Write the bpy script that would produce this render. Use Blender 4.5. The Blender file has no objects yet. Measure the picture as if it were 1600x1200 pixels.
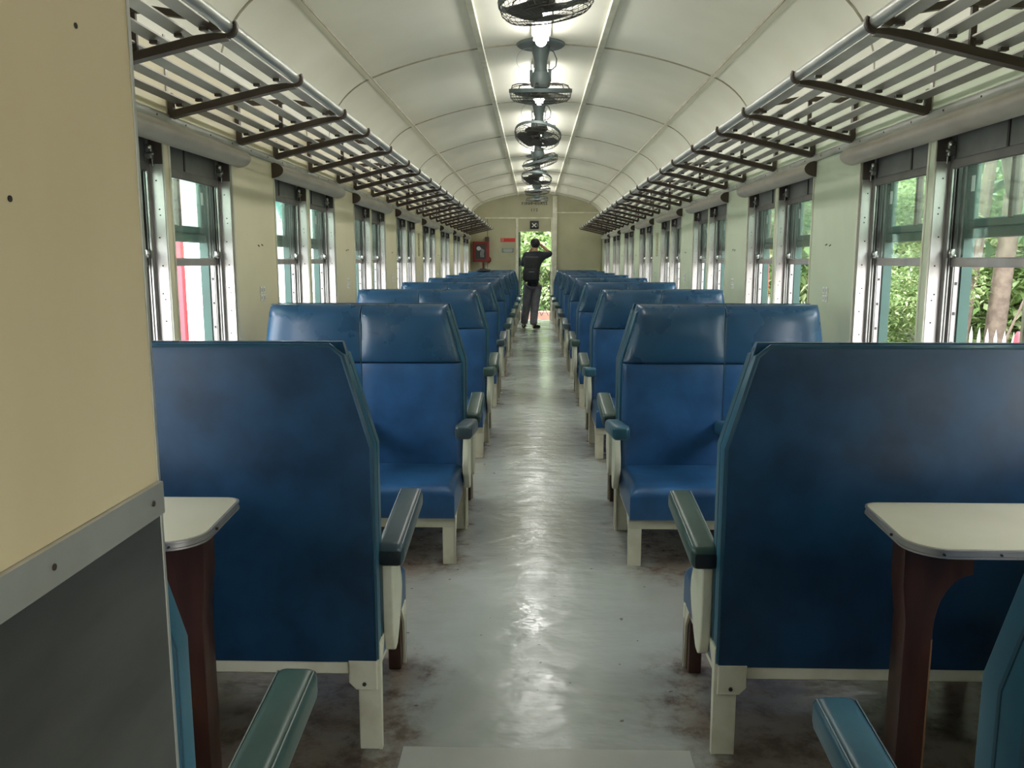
import bpy, bmesh, math, random
from mathutils import Vector, Matrix, Euler
R = math.radians
PI = math.pi
rng = random.Random(7)
sc = bpy.context.scene
col = sc.collection

# ------------------------------------------------------------------ camera
cam_d = bpy.data.cameras.new('camera'); cam = bpy.data.objects.new('camera', cam_d); col.objects.link(cam)
cam_d.sensor_fit = 'HORIZONTAL'; cam_d.sensor_width = 36.0
cam_d.lens = 36.0 * 1280.0 / 1600.0
cam_d.clip_start = 0.02; cam_d.clip_end = 300
cam.location = (-0.036, 0.0, 1.30)
cam.rotation_euler = (R(90 - 8.5745), 0, R(1.5488))
sc.camera = cam
# ------------------------------------------------------------------ sky (bright overcast) and exposure
world = bpy.data.worlds.new('overcast'); sc.world = world; world.use_nodes = True
wn = world.node_tree.nodes
bg = wn['Background'] if 'Background' in wn else wn.new('ShaderNodeBackground')
bg.inputs['Color'].default_value = (0.93, 0.98, 1.0, 1); bg.inputs['Strength'].default_value = 4.2
sc.view_settings.view_transform = 'Standard'; sc.view_settings.look = 'None'
sc.view_settings.gamma = 1.0; sc.view_settings.use_curve_mapping = False
sc.view_settings.exposure = 1.46
sc.cycles.use_denoising = True
sc.cycles.max_bounces = 10; sc.cycles.diffuse_bounces = 6; sc.cycles.transparent_max_bounces = 16
sc.cycles.sample_clamp_indirect = 8.0
LAMP = 9.0          # emission of the frosted ceiling lamps

# ------------------------------------------------------------------ materials
def pm(name, c1, c2=None, scale=6.0, rough=0.5, metal=0.0, bump=0.0, bscale=40.0, detail=4.0,
       spec=0.5, lo=0.35, hi=0.65, rvar=0.0, coat=0.0, stretch=None, rand=True):
    m = bpy.data.materials.new(name); m.use_nodes = True
    n = m.node_tree.nodes; l = m.node_tree.links; b = n['Principled BSDF']
    b.inputs['Base Color'].default_value = (*c1, 1); b.inputs['Roughness'].default_value = rough
    b.inputs['Metallic'].default_value = metal; b.inputs['Specular IOR Level'].default_value = spec
    b.inputs['Coat Weight'].default_value = coat
    if c2 is None and bump == 0: return m
    tc = n.new('ShaderNodeTexCoord'); vec = tc.outputs['Object']
    if rand:
        oi = n.new('ShaderNodeObjectInfo'); mu = n.new('ShaderNodeMath'); mu.operation = 'MULTIPLY'
        mu.inputs[1].default_value = 37.0; l.new(oi.outputs['Random'], mu.inputs[0])
        va = n.new('ShaderNodeVectorMath'); va.operation = 'ADD'
        l.new(vec, va.inputs[0]); l.new(mu.outputs[0], va.inputs[1]); vec = va.outputs[0]
    if stretch:
        mp = n.new('ShaderNodeMapping'); mp.inputs['Scale'].default_value = stretch
        l.new(vec, mp.inputs[0]); vec = mp.outputs[0]
    if c2 is not None:
        nz = n.new('ShaderNodeTexNoise'); nz.inputs['Scale'].default_value = scale; nz.inputs['Detail'].default_value = detail
        l.new(vec, nz.inputs['Vector'])
        cr = n.new('ShaderNodeValToRGB'); cr.color_ramp.elements[0].position = lo; cr.color_ramp.elements[1].position = hi
        cr.color_ramp.elements[0].color = (*c1, 1); cr.color_ramp.elements[1].color = (*c2, 1)
        l.new(nz.outputs['Fac'], cr.inputs[0]); l.new(cr.outputs[0], b.inputs['Base Color'])
        if rvar:
            mr = n.new('ShaderNodeMapRange'); mr.inputs[3].default_value = max(0.03, rough - rvar); mr.inputs[4].default_value = rough + rvar
            l.new(nz.outputs['Fac'], mr.inputs[0]); l.new(mr.outputs[0], b.inputs['Roughness'])
    if bump:
        nb = n.new('ShaderNodeTexNoise'); nb.inputs['Scale'].default_value = bscale; nb.inputs['Detail'].default_value = 3
        l.new(vec, nb.inputs['Vector'])
        bp = n.new('ShaderNodeBump'); bp.inputs['Strength'].default_value = bump; bp.inputs['Distance'].default_value = 0.01
        l.new(nb.outputs['Fac'], bp.inputs['Height']); l.new(bp.outputs[0], b.inputs['Normal'])
    return m

def emit_mat(name, c, s):
    m = bpy.data.materials.new(name); m.use_nodes = True
    b = m.node_tree.nodes['Principled BSDF']
    b.inputs['Base Color'].default_value = (.9, .9, .9, 1); b.inputs['Emission Color'].default_value = (*c, 1)
    b.inputs['Emission Strength'].default_value = s
    return m

def glass_mat(name, tint, refl=0.08, haze=0.0, hazecol=(.8, .85, .8)):
    m = bpy.data.materials.new(name); m.use_nodes = True
    n = m.node_tree.nodes; l = m.node_tree.links
    for x in list(n):
        if x.type != 'OUTPUT_MATERIAL': n.remove(x)
    out = [x for x in n if x.type == 'OUTPUT_MATERIAL'][0]
    t = n.new('ShaderNodeBsdfTransparent'); t.inputs[0].default_value = (*tint, 1)
    g = n.new('ShaderNodeBsdfGlossy'); g.inputs['Roughness'].default_value = 0.03
    lw = n.new('ShaderNodeLayerWeight'); lw.inputs[0].default_value = .5
    pw = n.new('ShaderNodeMath'); pw.operation = 'POWER'; pw.inputs[1].default_value = 4.0; l.new(lw.outputs['Facing'], pw.inputs[0])
    ma = n.new('ShaderNodeMath'); ma.operation = 'MULTIPLY_ADD'; ma.inputs[1].default_value = .55; ma.inputs[2].default_value = .04; l.new(pw.outputs[0], ma.inputs[0])
    mx = n.new('ShaderNodeMixShader'); l.new(ma.outputs[0], mx.inputs[0]); l.new(t.outputs[0], mx.inputs[1]); l.new(g.outputs[0], mx.inputs[2])
    last = mx
    if haze:
        d = n.new('ShaderNodeBsdfTranslucent'); d.inputs[0].default_value = (*hazecol, 1)
        m2 = n.new('ShaderNodeMixShader'); m2.inputs[0].default_value = haze
        l.new(mx.outputs[0], m2.inputs[1]); l.new(d.outputs[0], m2.inputs[2]); last = m2
    l.new(last.outputs[0], out.inputs[0])
    return m

M = {}
M['wall_l'] = pm('wall_tan', (.78, .71, .50), (.72, .65, .44), 2.5, .42, bump=.03, bscale=18)  # cream side walls tinted apart: tan on the left, greener on the right
M['wall_r'] = pm('wall_paint_green', (.62, .68, .51), (.56, .62, .455), 2.5, .42, bump=.03, bscale=18)
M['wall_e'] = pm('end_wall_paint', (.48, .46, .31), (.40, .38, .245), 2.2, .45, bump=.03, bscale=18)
M['ceil'] = pm('ceiling_paint', (.86, .85, .735), (.79, .77, .65), 1.6, .4, bump=.03, bscale=8)
M['trim'] = pm('trim_paint', (.74, .73, .60), (.60, .58, .45), 9, .38)
M['joint'] = pm('ceiling_joint_paint', (.26, .23, .16), (.36, .33, .24), 20, .5)
M['seam'] = pm('dark_joint', (.16, .14, .10), None, rough=.8)
M['alu'] = pm('brushed_aluminium', (.54, .50, .485), (.42, .385, .37), 9, .42, .75, stretch=(1, 1, .15), rvar=.08)
M['alu_dull'] = pm('dull_aluminium', (.58, .56, .53), (.47, .45, .42), 8, .45, .6)
M['alu_rail'] = pm('rail_aluminium', (.58, .58, .54), (.46, .46, .42), 8, .42, .6)
M['track'] = pm('window_track_metal', (.36, .35, .33), (.26, .25, .24), 10, .45, .6)
M['shutter'] = pm('grey_shutter', (.20, .20, .195), (.15, .15, .145), 7, .45, .2)
M['shutter_rail'] = pm('shutter_rail_metal', (.17, .16, .15), (.12, .115, .105), 7, .45, .3)
M['jamb_brown'] = pm('jamb_dark_brown', (.085, .065, .058), (.06, .045, .04), 7, .5)
M['dark'] = pm('dark_metal', (.035, .033, .03), None, rough=.5)
M['hole'] = pm('screw_black', (.02, .018, .015), None, rough=.7)
M['green'] = pm('green_sash_paint', (.009, .050, .038), (.014, .070, .053), 6, .40)
M['chrome'] = pm('latch_chrome', (.42, .41, .39), None, rough=.25, metal=.9)
M['pelmet'] = pm('pelmet_paint', (.50, .45, .38), (.42, .37, .31), 5, .42)
M['glass'] = glass_mat('window_glass', (.93, .97, .95), haze=.015)
M['glass_old'] = glass_mat('old_window_glass', (.84, .91, .85), haze=.025)
M['brown_iron'] = pm('brown_iron_paint', (.085, .060, .043), (.06, .042, .030), 12, .42)
M['rack_slat'] = pm('rack_slat_metal', (.52, .50, .44), (.42, .40, .35), 7, .42, .35)
M['rack_tube'] = pm('rack_tube_metal', (.56, .56, .53), (.46, .46, .43), 7, .36, .55)
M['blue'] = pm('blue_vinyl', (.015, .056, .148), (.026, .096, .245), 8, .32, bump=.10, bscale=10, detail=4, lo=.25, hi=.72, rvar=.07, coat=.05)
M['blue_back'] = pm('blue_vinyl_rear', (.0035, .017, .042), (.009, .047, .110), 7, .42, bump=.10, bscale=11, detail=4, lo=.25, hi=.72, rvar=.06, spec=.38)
M['blue_seat'] = pm('blue_vinyl_cushion', (.010, .044, .115), (.019, .080, .200), 7, .34, bump=.08, bscale=10, detail=6)
M['blue_head'] = pm('blue_vinyl_headrest', (.0125, .048, .105), (.019, .070, .150), 6, .28, bump=.10, bscale=8, detail=4, lo=.25, hi=.72, rvar=.06, coat=.05)
M['blue_side_lit'] = pm('blue_vinyl_side_lit', (.020, .090, .150), (.030, .125, .195), 6, .28, bump=.06, bscale=8, detail=3)  # window light on the aisle side of the backs painted in as lighter teal
M['piping'] = pm('blue_piping', (.012, .055, .095), None, rough=.30)
M['arm_green'] = pm('armrest_green_vinyl', (.032, .068, .063), (.048, .088, .08), 8, .32, bump=.04, bscale=20)
M['arm_grey'] = pm('armrest_slate_vinyl', (.04, .064, .084), (.06, .088, .108), 8, .30, bump=.04, bscale=20)
M['arm_blue'] = pm('armrest_blue_vinyl', (.018, .075, .125), (.03, .10, .155), 8, .32, bump=.04, bscale=20)
M['arm_end'] = pm('armrest_black_end', (.012, .016, .022), None, rough=.35)
M['cream'] = pm('cream_frame_paint', (.62, .58, .46), (.46, .41, .30), 9, .4, lo=.5, hi=.8)
M['brown_leg'] = pm('brown_leg_paint', (.075, .030, .020), (.045, .018, .012), 14, .45)
M['wood'] = pm('table_leg_brown', (.060, .022, .014), (.032, .012, .008), 9, .35, stretch=(3, 3, .5))
M['scuff'] = pm('bare_edge_wood', (.22, .11, .05), None, rough=.5)
M['laminate'] = pm('cream_laminate', (.56, .51, .40), (.51, .46, .355), 4, .3)
M['part_panel'] = pm('partition_board', (.80, .645, .42), (.72, .57, .36), 3, .4, bump=.02, bscale=12, stretch=(1, 1, .35))
M['steel'] = pm('kick_steel', (.26, .25, .25), (.19, .185, .185), 3, .33, .85, stretch=(1, 1, 4), rvar=.06)
M['fan'] = pm('fan_grey_enamel', (.115, .145, .145), (.085, .11, .11), 6, .5)
M['fan_wire'] = pm('fan_guard_wire', (.065, .062, .052), None, rough=.6)
M['fan_blade'] = pm('fan_blade_dark', (.055, .05, .045), None, rough=.4)
M['lamp'] = emit_mat('frosted_lamp', (1.0, .985, .94), LAMP)
M['white'] = pm('white_enamel', (.75, .75, .72), None, rough=.4)
M['red'] = pm('red_paint', (.24, .018, .015), (.19, .014, .012), 6, .45)
M['sign_red'] = pm('sign_red', (.55, .03, .025), None, rough=.4)
M['sign_grey'] = pm('sign_grey_metal', (.20, .24, .25), None, rough=.4)
M['sign_black'] = pm('sign_black', (.012, .012, .012), None, rough=.4)
M['sign_white'] = pm('sign_white', (.80, .80, .78), None, rough=.5)
M['sign_pale'] = pm('sign_pale', (.50, .54, .54), None, rough=.5)
M['ink'] = pm('ink', (.03, .032, .02), None, rough=.6)
M['brass'] = pm('brass_notice', (.50, .47, .28), (.20, .19, .10), 60, .4, .3, lo=.5, hi=.6)
M['plate'] = pm('number_plate_white', (.88, .88, .86), None, rough=.5)
M['hair'] = pm('black_hair', (.010, .009, .009), None, rough=.6)
M['skin'] = pm('skin', (.50, .29, .19), None, rough=.5)
M['jacket'] = pm('navy_jacket', (.020, .023, .034), (.030, .034, .048), 14, .85)
M['trouser'] = pm('grey_trousers', (.15, .15, .18), (.22, .22, .25), 10, .85, bump=.4, bscale=14)
M['pack'] = pm('black_nylon', (.010, .010, .013), (.018, .018, .022), 18, .6)
M['shoe'] = pm('black_shoe', (.012, .011, .011), None, rough=.5)
M['bark'] = pm('bark', (.20, .15, .115), (.12, .085, .065), 12, .9, bump=.5, bscale=18)
M['teal'] = pm('teal_post_paint', (.10, .42, .43), (.08, .36, .37), 4, .45)
M['red_post'] = pm('red_post_paint', (.55, .06, .08), None, rough=.45)
M['siding'] = pm('white_siding', (.74, .76, .76), (.66, .69, .70), 3, .6)
M['fence'] = pm('pale_fence_paint', (.66, .64, .64), None, rough=.5)
M['ground'] = pm('gravel_ground', (.24, .22, .19), (.36, .33, .29), 5, .95, bump=.4, bscale=30, rand=False)
M['paving'] = pm('platform_paving', (.50, .49, .46), (.42, .41, .38), 3, .9, rand=False)
M['brick'] = pm('brick_step', (.40, .22, .17), (.30, .16, .12), 6, .9)

def leaf_mat(name, a, b, c):
    m = bpy.data.materials.new(name); m.use_nodes = True
    n = m.node_tree.nodes; l = m.node_tree.links; p = n['Principled BSDF']
    g = n.new('ShaderNodeNewGeometry'); cr = n.new('ShaderNodeValToRGB')
    cr.color_ramp.elements[0].color = (*a, 1); cr.color_ramp.elements[1].color = (*c, 1)
    e = cr.color_ramp.elements.new(.5); e.color = (*b, 1)
    l.new(g.outputs['Random Per Island'], cr.inputs[0]); l.new(cr.outputs[0], p.inputs['Base Color'])
    p.inputs['Roughness'].default_value = .30
    t = n.new('ShaderNodeBsdfTranslucent'); l.new(cr.outputs[0], t.inputs[0])
    mx = n.new('ShaderNodeMixShader'); mx.inputs[0].default_value = .38
    out = [x for x in n if x.type == 'OUTPUT_MATERIAL'][0]
    l.new(p.outputs[0], mx.inputs[1]); l.new(t.outputs[0], mx.inputs[2]); l.new(mx.outputs[0], out.inputs[0])
    return m
M['leaf_a'] = leaf_mat('leaf_mid_green', (.07, .15, .045), (.16, .28, .09), (.36, .46, .22))
M['leaf_b'] = leaf_mat('leaf_bright_green', (.12, .21, .06), (.29, .40, .15), (.60, .66, .38))
M['leaf_c'] = leaf_mat('leaf_deep_green', (.035, .08, .03), (.08, .16, .06), (.16, .26, .11))

def floor_mat():
    m = bpy.data.materials.new('worn_painted_floor'); m.use_nodes = True
    n = m.node_tree.nodes; l = m.node_tree.links; b = n['Principled BSDF']
    g = n.new('ShaderNodeNewGeometry'); sx = n.new('ShaderNodeSeparateXYZ'); l.new(g.outputs['Position'], sx.inputs[0])
    ab = n.new('ShaderNodeMath'); ab.operation = 'ABSOLUTE'; l.new(sx.outputs['X'], ab.inputs[0])
    def noise(s, d=5, ro=.6):
        z = n.new('ShaderNodeTexNoise'); z.inputs['Scale'].default_value = s; z.inputs['Detail'].default_value = d
        z.inputs['Roughness'].default_value = ro; l.new(g.outputs['Position'], z.inputs['Vector']); return z.outputs['Fac']
    def mr(v, a, bb, c=0., d=1.):
        k = n.new('ShaderNodeMapRange'); k.interpolation_type = 'SMOOTHSTEP'
        for i, x in enumerate((a, bb, c, d)): k.inputs[i + 1].default_value = x
        l.new(v, k.inputs[0]); return k.outputs[0]
    def mix(f, a, bcol):
        k = n.new('ShaderNodeMix'); k.data_type = 'RGBA'; l.new(f, k.inputs[0])
        if isinstance(a, tuple): k.inputs[6].default_value = (*a, 1)
        else: l.new(a, k.inputs[6])
        k.inputs[7].default_value = (*bcol, 1); return k.outputs[2]
    def math_(op, a, bb):
        k = n.new('ShaderNodeMath'); k.operation = op; l.new(a, k.inputs[0])
        if isinstance(bb, float): k.inputs[1].default_value = bb
        else: l.new(bb, k.inputs[1])
        return k.outputs[0]
    base = mix(mr(noise(.9, 3), .3, .7), (.295, .305, .295), (.255, .268, .250))
    # grime round the feet, grime and painted-in shade under the benches, once per pair
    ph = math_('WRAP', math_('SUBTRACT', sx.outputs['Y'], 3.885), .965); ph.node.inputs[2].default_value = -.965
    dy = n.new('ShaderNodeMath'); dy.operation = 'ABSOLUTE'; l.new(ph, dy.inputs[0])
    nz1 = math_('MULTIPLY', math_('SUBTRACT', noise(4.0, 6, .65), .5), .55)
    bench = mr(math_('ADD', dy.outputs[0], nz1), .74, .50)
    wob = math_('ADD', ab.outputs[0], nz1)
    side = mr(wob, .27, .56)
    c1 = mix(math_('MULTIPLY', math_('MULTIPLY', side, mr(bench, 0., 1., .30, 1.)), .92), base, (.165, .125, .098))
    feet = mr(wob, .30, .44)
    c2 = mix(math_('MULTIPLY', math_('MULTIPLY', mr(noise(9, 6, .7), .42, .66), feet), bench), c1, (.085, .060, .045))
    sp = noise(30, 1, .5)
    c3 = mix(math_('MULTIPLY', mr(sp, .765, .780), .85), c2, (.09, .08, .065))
    l.new(c3, b.inputs['Base Color'])
    l.new(mr(noise(3, 4), .3, .7, .13, .27), b.inputs['Roughness'])
    b.inputs['Specular IOR Level'].default_value = .6
    w = n.new('ShaderNodeTexNoise'); w.inputs['Scale'].default_value = 1.0; w.inputs['Detail'].default_value = 3
    mp = n.new('ShaderNodeMapping'); mp.inputs['Scale'].default_value = (6, 10, 1)
    l.new(g.outputs['Position'], mp.inputs[0]); l.new(mp.outputs[0], w.inputs['Vector'])
    bp = n.new('ShaderNodeBump'); bp.inputs['Strength'].default_value = .50; bp.inputs['Distance'].default_value = .012
    l.new(w.outputs['Fac'], bp.inputs['Height']); l.new(bp.outputs[0], b.inputs['Normal'])
    return m
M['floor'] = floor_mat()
M['plate_floor'] = pm('threshold_paint', (.31, .31, .285), (.28, .28, .255), 5, .3, bump=.1, bscale=12)

# ------------------------------------------------------------------ mesh helpers
class MB:
    def __init__(s): s.v = []; s.f = []
    def add(s, vs, fs):
        o = len(s.v); s.v += [tuple(x) for x in vs]; s.f += [tuple(i + o for i in f) for f in fs]; return s
    def box(s, x0, x1, y0, y1, z0, z1, bev=0.0, seg=2):
        if x0 > x1: x0, x1 = x1, x0
        if y0 > y1: y0, y1 = y1, y0
        if bev <= 0:
            return s.add([(x0, y0, z0), (x1, y0, z0), (x1, y1, z0), (x0, y1, z0), (x0, y0, z1), (x1, y0, z1), (x1, y1, z1), (x0, y1, z1)],
                  [(0, 3, 2, 1), (4, 5, 6, 7), (0, 1, 5, 4), (1, 2, 6, 5), (2, 3, 7, 6), (3, 0, 4, 7)])
        bm = bmesh.new(); bmesh.ops.create_cube(bm, size=1)
        for v in bm.verts: v.co = Vector((x0 + (v.co.x + .5) * (x1 - x0), y0 + (v.co.y + .5) * (y1 - y0), z0 + (v.co.z + .5) * (z1 - z0)))
        bmesh.ops.bevel(bm, geom=list(bm.edges), offset=bev, segments=seg, profile=.6, affect='EDGES')
        return s.bm(bm)
    def bm(s, bm, free=True):
        bm.verts.index_update(); s.add([v.co.copy() for v in bm.verts], [[v.index for v in f.verts] for f in bm.faces])
        if free: bm.free()
        return s
    def prism(s, poly, axis, a, b, bev=0.0, seg=2):
        """poly: 2-D outline; axis 'x','y','z' is the extrusion axis."""
        def P(p, t):
            return {'x': (t, p[0], p[1]), 'y': (p[0], t, p[1]), 'z': (p[0], p[1], t)}[axis]
        n = len(poly)
        bm = bmesh.new()
        A = [bm.verts.new(P(p, a)) for p in poly]; B = [bm.verts.new(P(p, b)) for p in poly]
        fa = bm.faces.new(A[::-1]); fb = bm.faces.new(B)
        for i in range(n): bm.faces.new((A[i], A[(i + 1) % n], B[(i + 1) % n], B[i]))
        bmesh.ops.recalc_face_normals(bm, faces=bm.faces)
        if bev > 0:
            ed = [e for e in bm.edges if (e.verts[0] in A and e.verts[1] in A) or (e.verts[0] in B and e.verts[1] in B)]
            bmesh.ops.bevel(bm, geom=ed, offset=bev, segments=seg, profile=.6, affect='EDGES')
        return s.bm(bm)
    def tube(s, pts, r, n=6, closed=False):
        pts = [Vector(p) for p in pts]; k = len(pts); rings = []
        up = Vector((0, 0, 1))
        prev = None
        for i, p in enumerate(pts):
            if closed: t = pts[(i + 1) % k] - pts[i - 1]
            else: t = pts[min(i + 1, k - 1)] - pts[max(i - 1, 0)]
            t.normalize()
            if prev is None:
                a = t.cross(up)
                if a.length < .05: a = t.cross(Vector((1, 0, 0)))
            else:
                a = prev - t * prev.dot(t)
                if a.length < 1e-4: a = t.cross(up)
            a.normalize(); prev = a; b = t.cross(a)
            rr = r[i] if isinstance(r, (list, tuple)) else r
            rings.append([p + a * (rr * math.cos(2 * PI * j / n)) + b * (rr * math.sin(2 * PI * j / n)) for j in range(n)])
        vs = [q for g in rings for q in g]; fs = []
        m = k if closed else k - 1
        for i in range(m):
            i2 = (i + 1) % k
            for j in range(n):
                j2 = (j + 1) % n
                fs.append((i * n + j, i2 * n + j, i2 * n + j2, i * n + j2))
        if not closed:
            fs.append(tuple(range(n))[::1]); fs.append(tuple((k - 1) * n + j for j in range(n))[::-1])
        return s.add(vs, fs)
    def lathe(s, prof, n=20, axis='z', c=(0, 0, 0), cap=True):
        vs = []; fs = []
        for r, h in prof:
            for j in range(n):
                a = 2 * PI * j / n; p = {'z': (r * math.cos(a), r * math.sin(a), h), 'y': (r * math.cos(a), h, r * math.sin(a)), 'x': (h, r * math.cos(a), r * math.sin(a))}[axis]
                vs.append((p[0] + c[0], p[1] + c[1], p[2] + c[2]))
        for i in range(len(prof) - 1):
            for j in range(n):
                j2 = (j + 1) % n; fs.append((i * n + j, i * n + j2, (i + 1) * n + j2, (i + 1) * n + j))
        if cap:
            fs.append(tuple(range(n))[::-1]); fs.append(tuple((len(prof) - 1) * n + j for j in range(n)))
        return s.add(vs, fs)
    def pad(s, c00, c10, c11, c01, nrm, t, r, crown=0.0, wrinkle=0.0, seed=0, nu=8, nv=8, rr4=None):
        """upholstered pad on the quad c00..c01: soft edge radius r, thickness t, crowned."""
        c00, c10, c11, c01 = map(Vector, (c00, c10, c11, c01)); nrm = Vector(nrm)
        lu = ((c10 - c00).length + (c11 - c01).length) / 2; lv = ((c01 - c00).length + (c11 - c10).length) / 2
        q4 = rr4 or (r, r, r, r)
        def samp(L, n, ra, rb):
            e = min(.45, ra / L); a = [0, e * .08, e * .3, e * .62, e]
            g = min(.45, rb / L); c = [0, g * .08, g * .3, g * .62, g]
            mid = [e + (1 - e - g) * i / n for i in range(1, n)]
            return a + mid + [1 - x for x in c[::-1]]
        U = samp(lu, nu, q4[0], q4[1]); V = samp(lv, nv, q4[2], q4[3])
        def E(x, L, ra, rb):
            k = 1.0
            for d, q in ((x * L / ra, ra), ((1 - x) * L / rb, rb)):
                if d < 1: k *= 1 - min(1, q / r) * (1 - math.sqrt(max(0, 1 - (1 - d) ** 2)))
            return k
        rr = random.Random(seed); ph = [rr.uniform(0, 6.28) for _ in range(6)]
        vs = []; fs = []; W_ = len(V)
        for u in U:
            for v in V:
                p = c00 * (1 - u) * (1 - v) + c10 * u * (1 - v) + c11 * u * v + c01 * (1 - u) * v
                h = (t - r) + r * E(u, lu, q4[0], q4[1]) * E(v, lv, q4[2], q4[3]) + crown * (math.sin(PI * u) * math.sin(PI * v)) ** .6
                h += wrinkle * (math.sin(9 * u + ph[0] + 3 * v) + math.sin(11 * v + ph[1] - 4 * u)) * math.sin(PI * u) * math.sin(PI * v)
                vs.append(p + nrm * h)
        for i in range(len(U) - 1):
            for j in range(W_ - 1):
                fs.append((i * W_ + j, (i + 1) * W_ + j, (i + 1) * W_ + j + 1, i * W_ + j + 1))
        rim = [i * W_ for i in range(len(U))] + [(len(U) - 1) * W_ + j for j in range(1, W_)] + \
              [i * W_ + W_ - 1 for i in range(len(U) - 2, -1, -1)] + [j for j in range(W_ - 2, 0, -1)]
        nb = len(vs)
        q = []
        for k_ in rim:
            i, j = divmod(k_, W_); u, v = U[i], V[j]
            q.append(c00 * (1 - u) * (1 - v) + c10 * u * (1 - v) + c11 * u * v + c01 * (1 - u) * v)
        vs += q; m = len(rim)
        for k_ in range(m):
            k2 = (k_ + 1) % m; fs.append((rim[k2], rim[k_], nb + k_, nb + k2))
        fs.append(tuple(nb + k_ for k_ in range(m))[::-1])
        return s.add(vs, fs)
    def mirror(s):
        s.v = [(-x, y, z) for x, y, z in s.v]; s.f = [f[::-1] for f in s.f]; return s
    def mesh(s, name, mat, smooth=True, ang=35):
        me = bpy.data.meshes.new(name); me.from_pydata(s.v, [], s.f); me.validate(); me.update()
        bm = bmesh.new(); bm.from_mesh(me); bmesh.ops.recalc_face_normals(bm, faces=bm.faces); bm.to_mesh(me); bm.free()
        if mat is not None: me.materials.append(M[mat] if isinstance(mat, str) else mat)
        if smooth:
            for p in me.polygons: p.use_smooth = True
            me.set_sharp_from_angle(angle=R(ang))
        return me
    def obj(s, name, mat, parent=None, smooth=True, loc=None, ang=35):
        return link(name, s.mesh(name, mat, smooth, ang), parent, loc)

def link(name, data, parent=None, loc=None, rot=None):
    o = bpy.data.objects.new(name, data); col.objects.link(o)
    if parent is not None: o.parent = parent
    if loc is not None: o.location = loc
    if rot is not None: o.rotation_euler = rot
    return o
def tag(o, label, cat=None, group=None, kind=None):
    o['label'] = label
    if cat: o['category'] = cat
    if group: o['group'] = group
    if kind: o['kind'] = kind
    return o
def thing(name, label, cat, loc=(0, 0, 0), rot=(0, 0, 0), group=None):
    o = link(name, None, None, loc, rot); o.empty_display_size = .1
    return tag(o, label, cat, group)
def struct(o, label): o['kind'] = 'structure'; o['label'] = label; return o
def text_mesh(name, body, size, mat, depth=.002, bold=0.0, spacing=1.0):
    cu = bpy.data.curves.new(name, 'FONT'); cu.body = body; cu.size = size; cu.extrude = depth; cu.offset = bold
    cu.align_x = 'CENTER'; cu.align_y = 'CENTER'; cu.space_character = spacing; cu.resolution_u = 3
    ob = bpy.data.objects.new('tmp_text', cu); col.objects.link(ob)
    dg = bpy.context.evaluated_depsgraph_get()
    me = bpy.data.meshes.new_from_object(ob.evaluated_get(dg)); bpy.data.objects.remove(ob)
    me.name = name; me.materials.clear(); me.materials.append(M[mat]); return me
ORD = ['first', 'second', 'third', 'fourth', 'fifth', 'sixth', 'seventh', 'eighth', 'ninth', 'tenth']
SIDE = {-1: 'left', 1: 'right'}

# ------------------------------------------------------------------ dimensions of the carriage
W = 1.42                    # inner half width
P = 1.94                    # bay pitch
YB, YE = -1.6, 17.9         # rear wall, end wall
WT = 0.14                   # wall thickness
GN, GF = 4.42, 5.74         # near and far edge of a window pair
MU0, MU1 = 5.045, 5.100     # mullion
SILL, HEAD = 0.80, 1.80
groups = [(GN + P * k, GF + P * k) for k in range(-2, 7)]
def ceil_z(x): return 2.71 - (3.115 - math.sqrt(3.115 ** 2 - x * x))
CX, CZ = 1.15, ceil_z(1.15)
STRIP = .385
SEAM0 = 5.66

# ------------------------------------------------------------------ floor
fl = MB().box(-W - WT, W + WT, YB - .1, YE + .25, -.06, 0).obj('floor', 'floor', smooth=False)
struct(fl, 'worn pale grey green painted floor with brown grime and painted shade along the seats')
MB().box(-.385, .385, 1.30, 2.03, .0005, .006, .002, 1).obj('threshold_plate', 'plate_floor', fl)

# ------------------------------------------------------------------ ceiling: panels between seams, battens, coving
ce = MB()
prof = [(x * .1 * CX, ceil_z(x * .1 * CX) + .03) for x in range(-10, 11)]
poly = prof + [(CX + .3, CZ + .03), (CX + .3, CZ + .35), (-CX - .3, CZ + .35), (-CX - .3, CZ + .03)]
ce = MB().prism(poly, 'y', YB - .1, YE + .1).obj('ceiling', 'seam', smooth=False)
struct(ce, 'arched cream panelled carriage ceiling')
seams = [SEAM0 + P * k for k in range(-4, 7)]
ys = [YB] + [s for s in seams if s > YB] + [YE]
def cove_pt(t):      # t 0..1 from the ceiling line to the wall
    a0 = .50; a = a0 + t * (PI / 2 - a0)
    return (CX + (W - CX) * (math.sin(a) - math.sin(a0)) / (1 - math.sin(a0)), 2.10 + (CZ - 2.10) * math.cos(a) / math.cos(a0))
def strip_panel(xz, y0, y1, th, gap=.005):
    n = len(xz); vs = []; fs = []
    for (x, z) in xz:
        vs += [(x, y0 + gap, z), (x, y1 - gap, z), (x, y0 + gap, z + th), (x, y1 - gap, z + th)]
    for i in range(n - 1):
        a, b = i * 4, i * 4 + 4
        fs += [(a, a + 1, b + 1, b), (a + 2, b + 2, b + 3, a + 3), (a, b, b + 2, a + 2), (a + 1, a + 3, b + 3, b + 1)]
    fs += [(0, 2, 3, 1), (4 * n - 4, 4 * n - 3, 4 * n - 1, 4 * n - 2)]
    return MB().add(vs, fs)
mid = [(x * .1 * STRIP, ceil_z(x * .1 * STRIP)) for x in range(-10, 11)]
sideR = [(STRIP + .02 + (CX - STRIP - .02) * i / 12, ceil_z(STRIP + .02 + (CX - STRIP - .02) * i / 12)) for i in range(13)]
coveR = [cove_pt(i / 10) for i in range(11)]
flip = lambda q: [(-x, z) for x, z in q]
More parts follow.
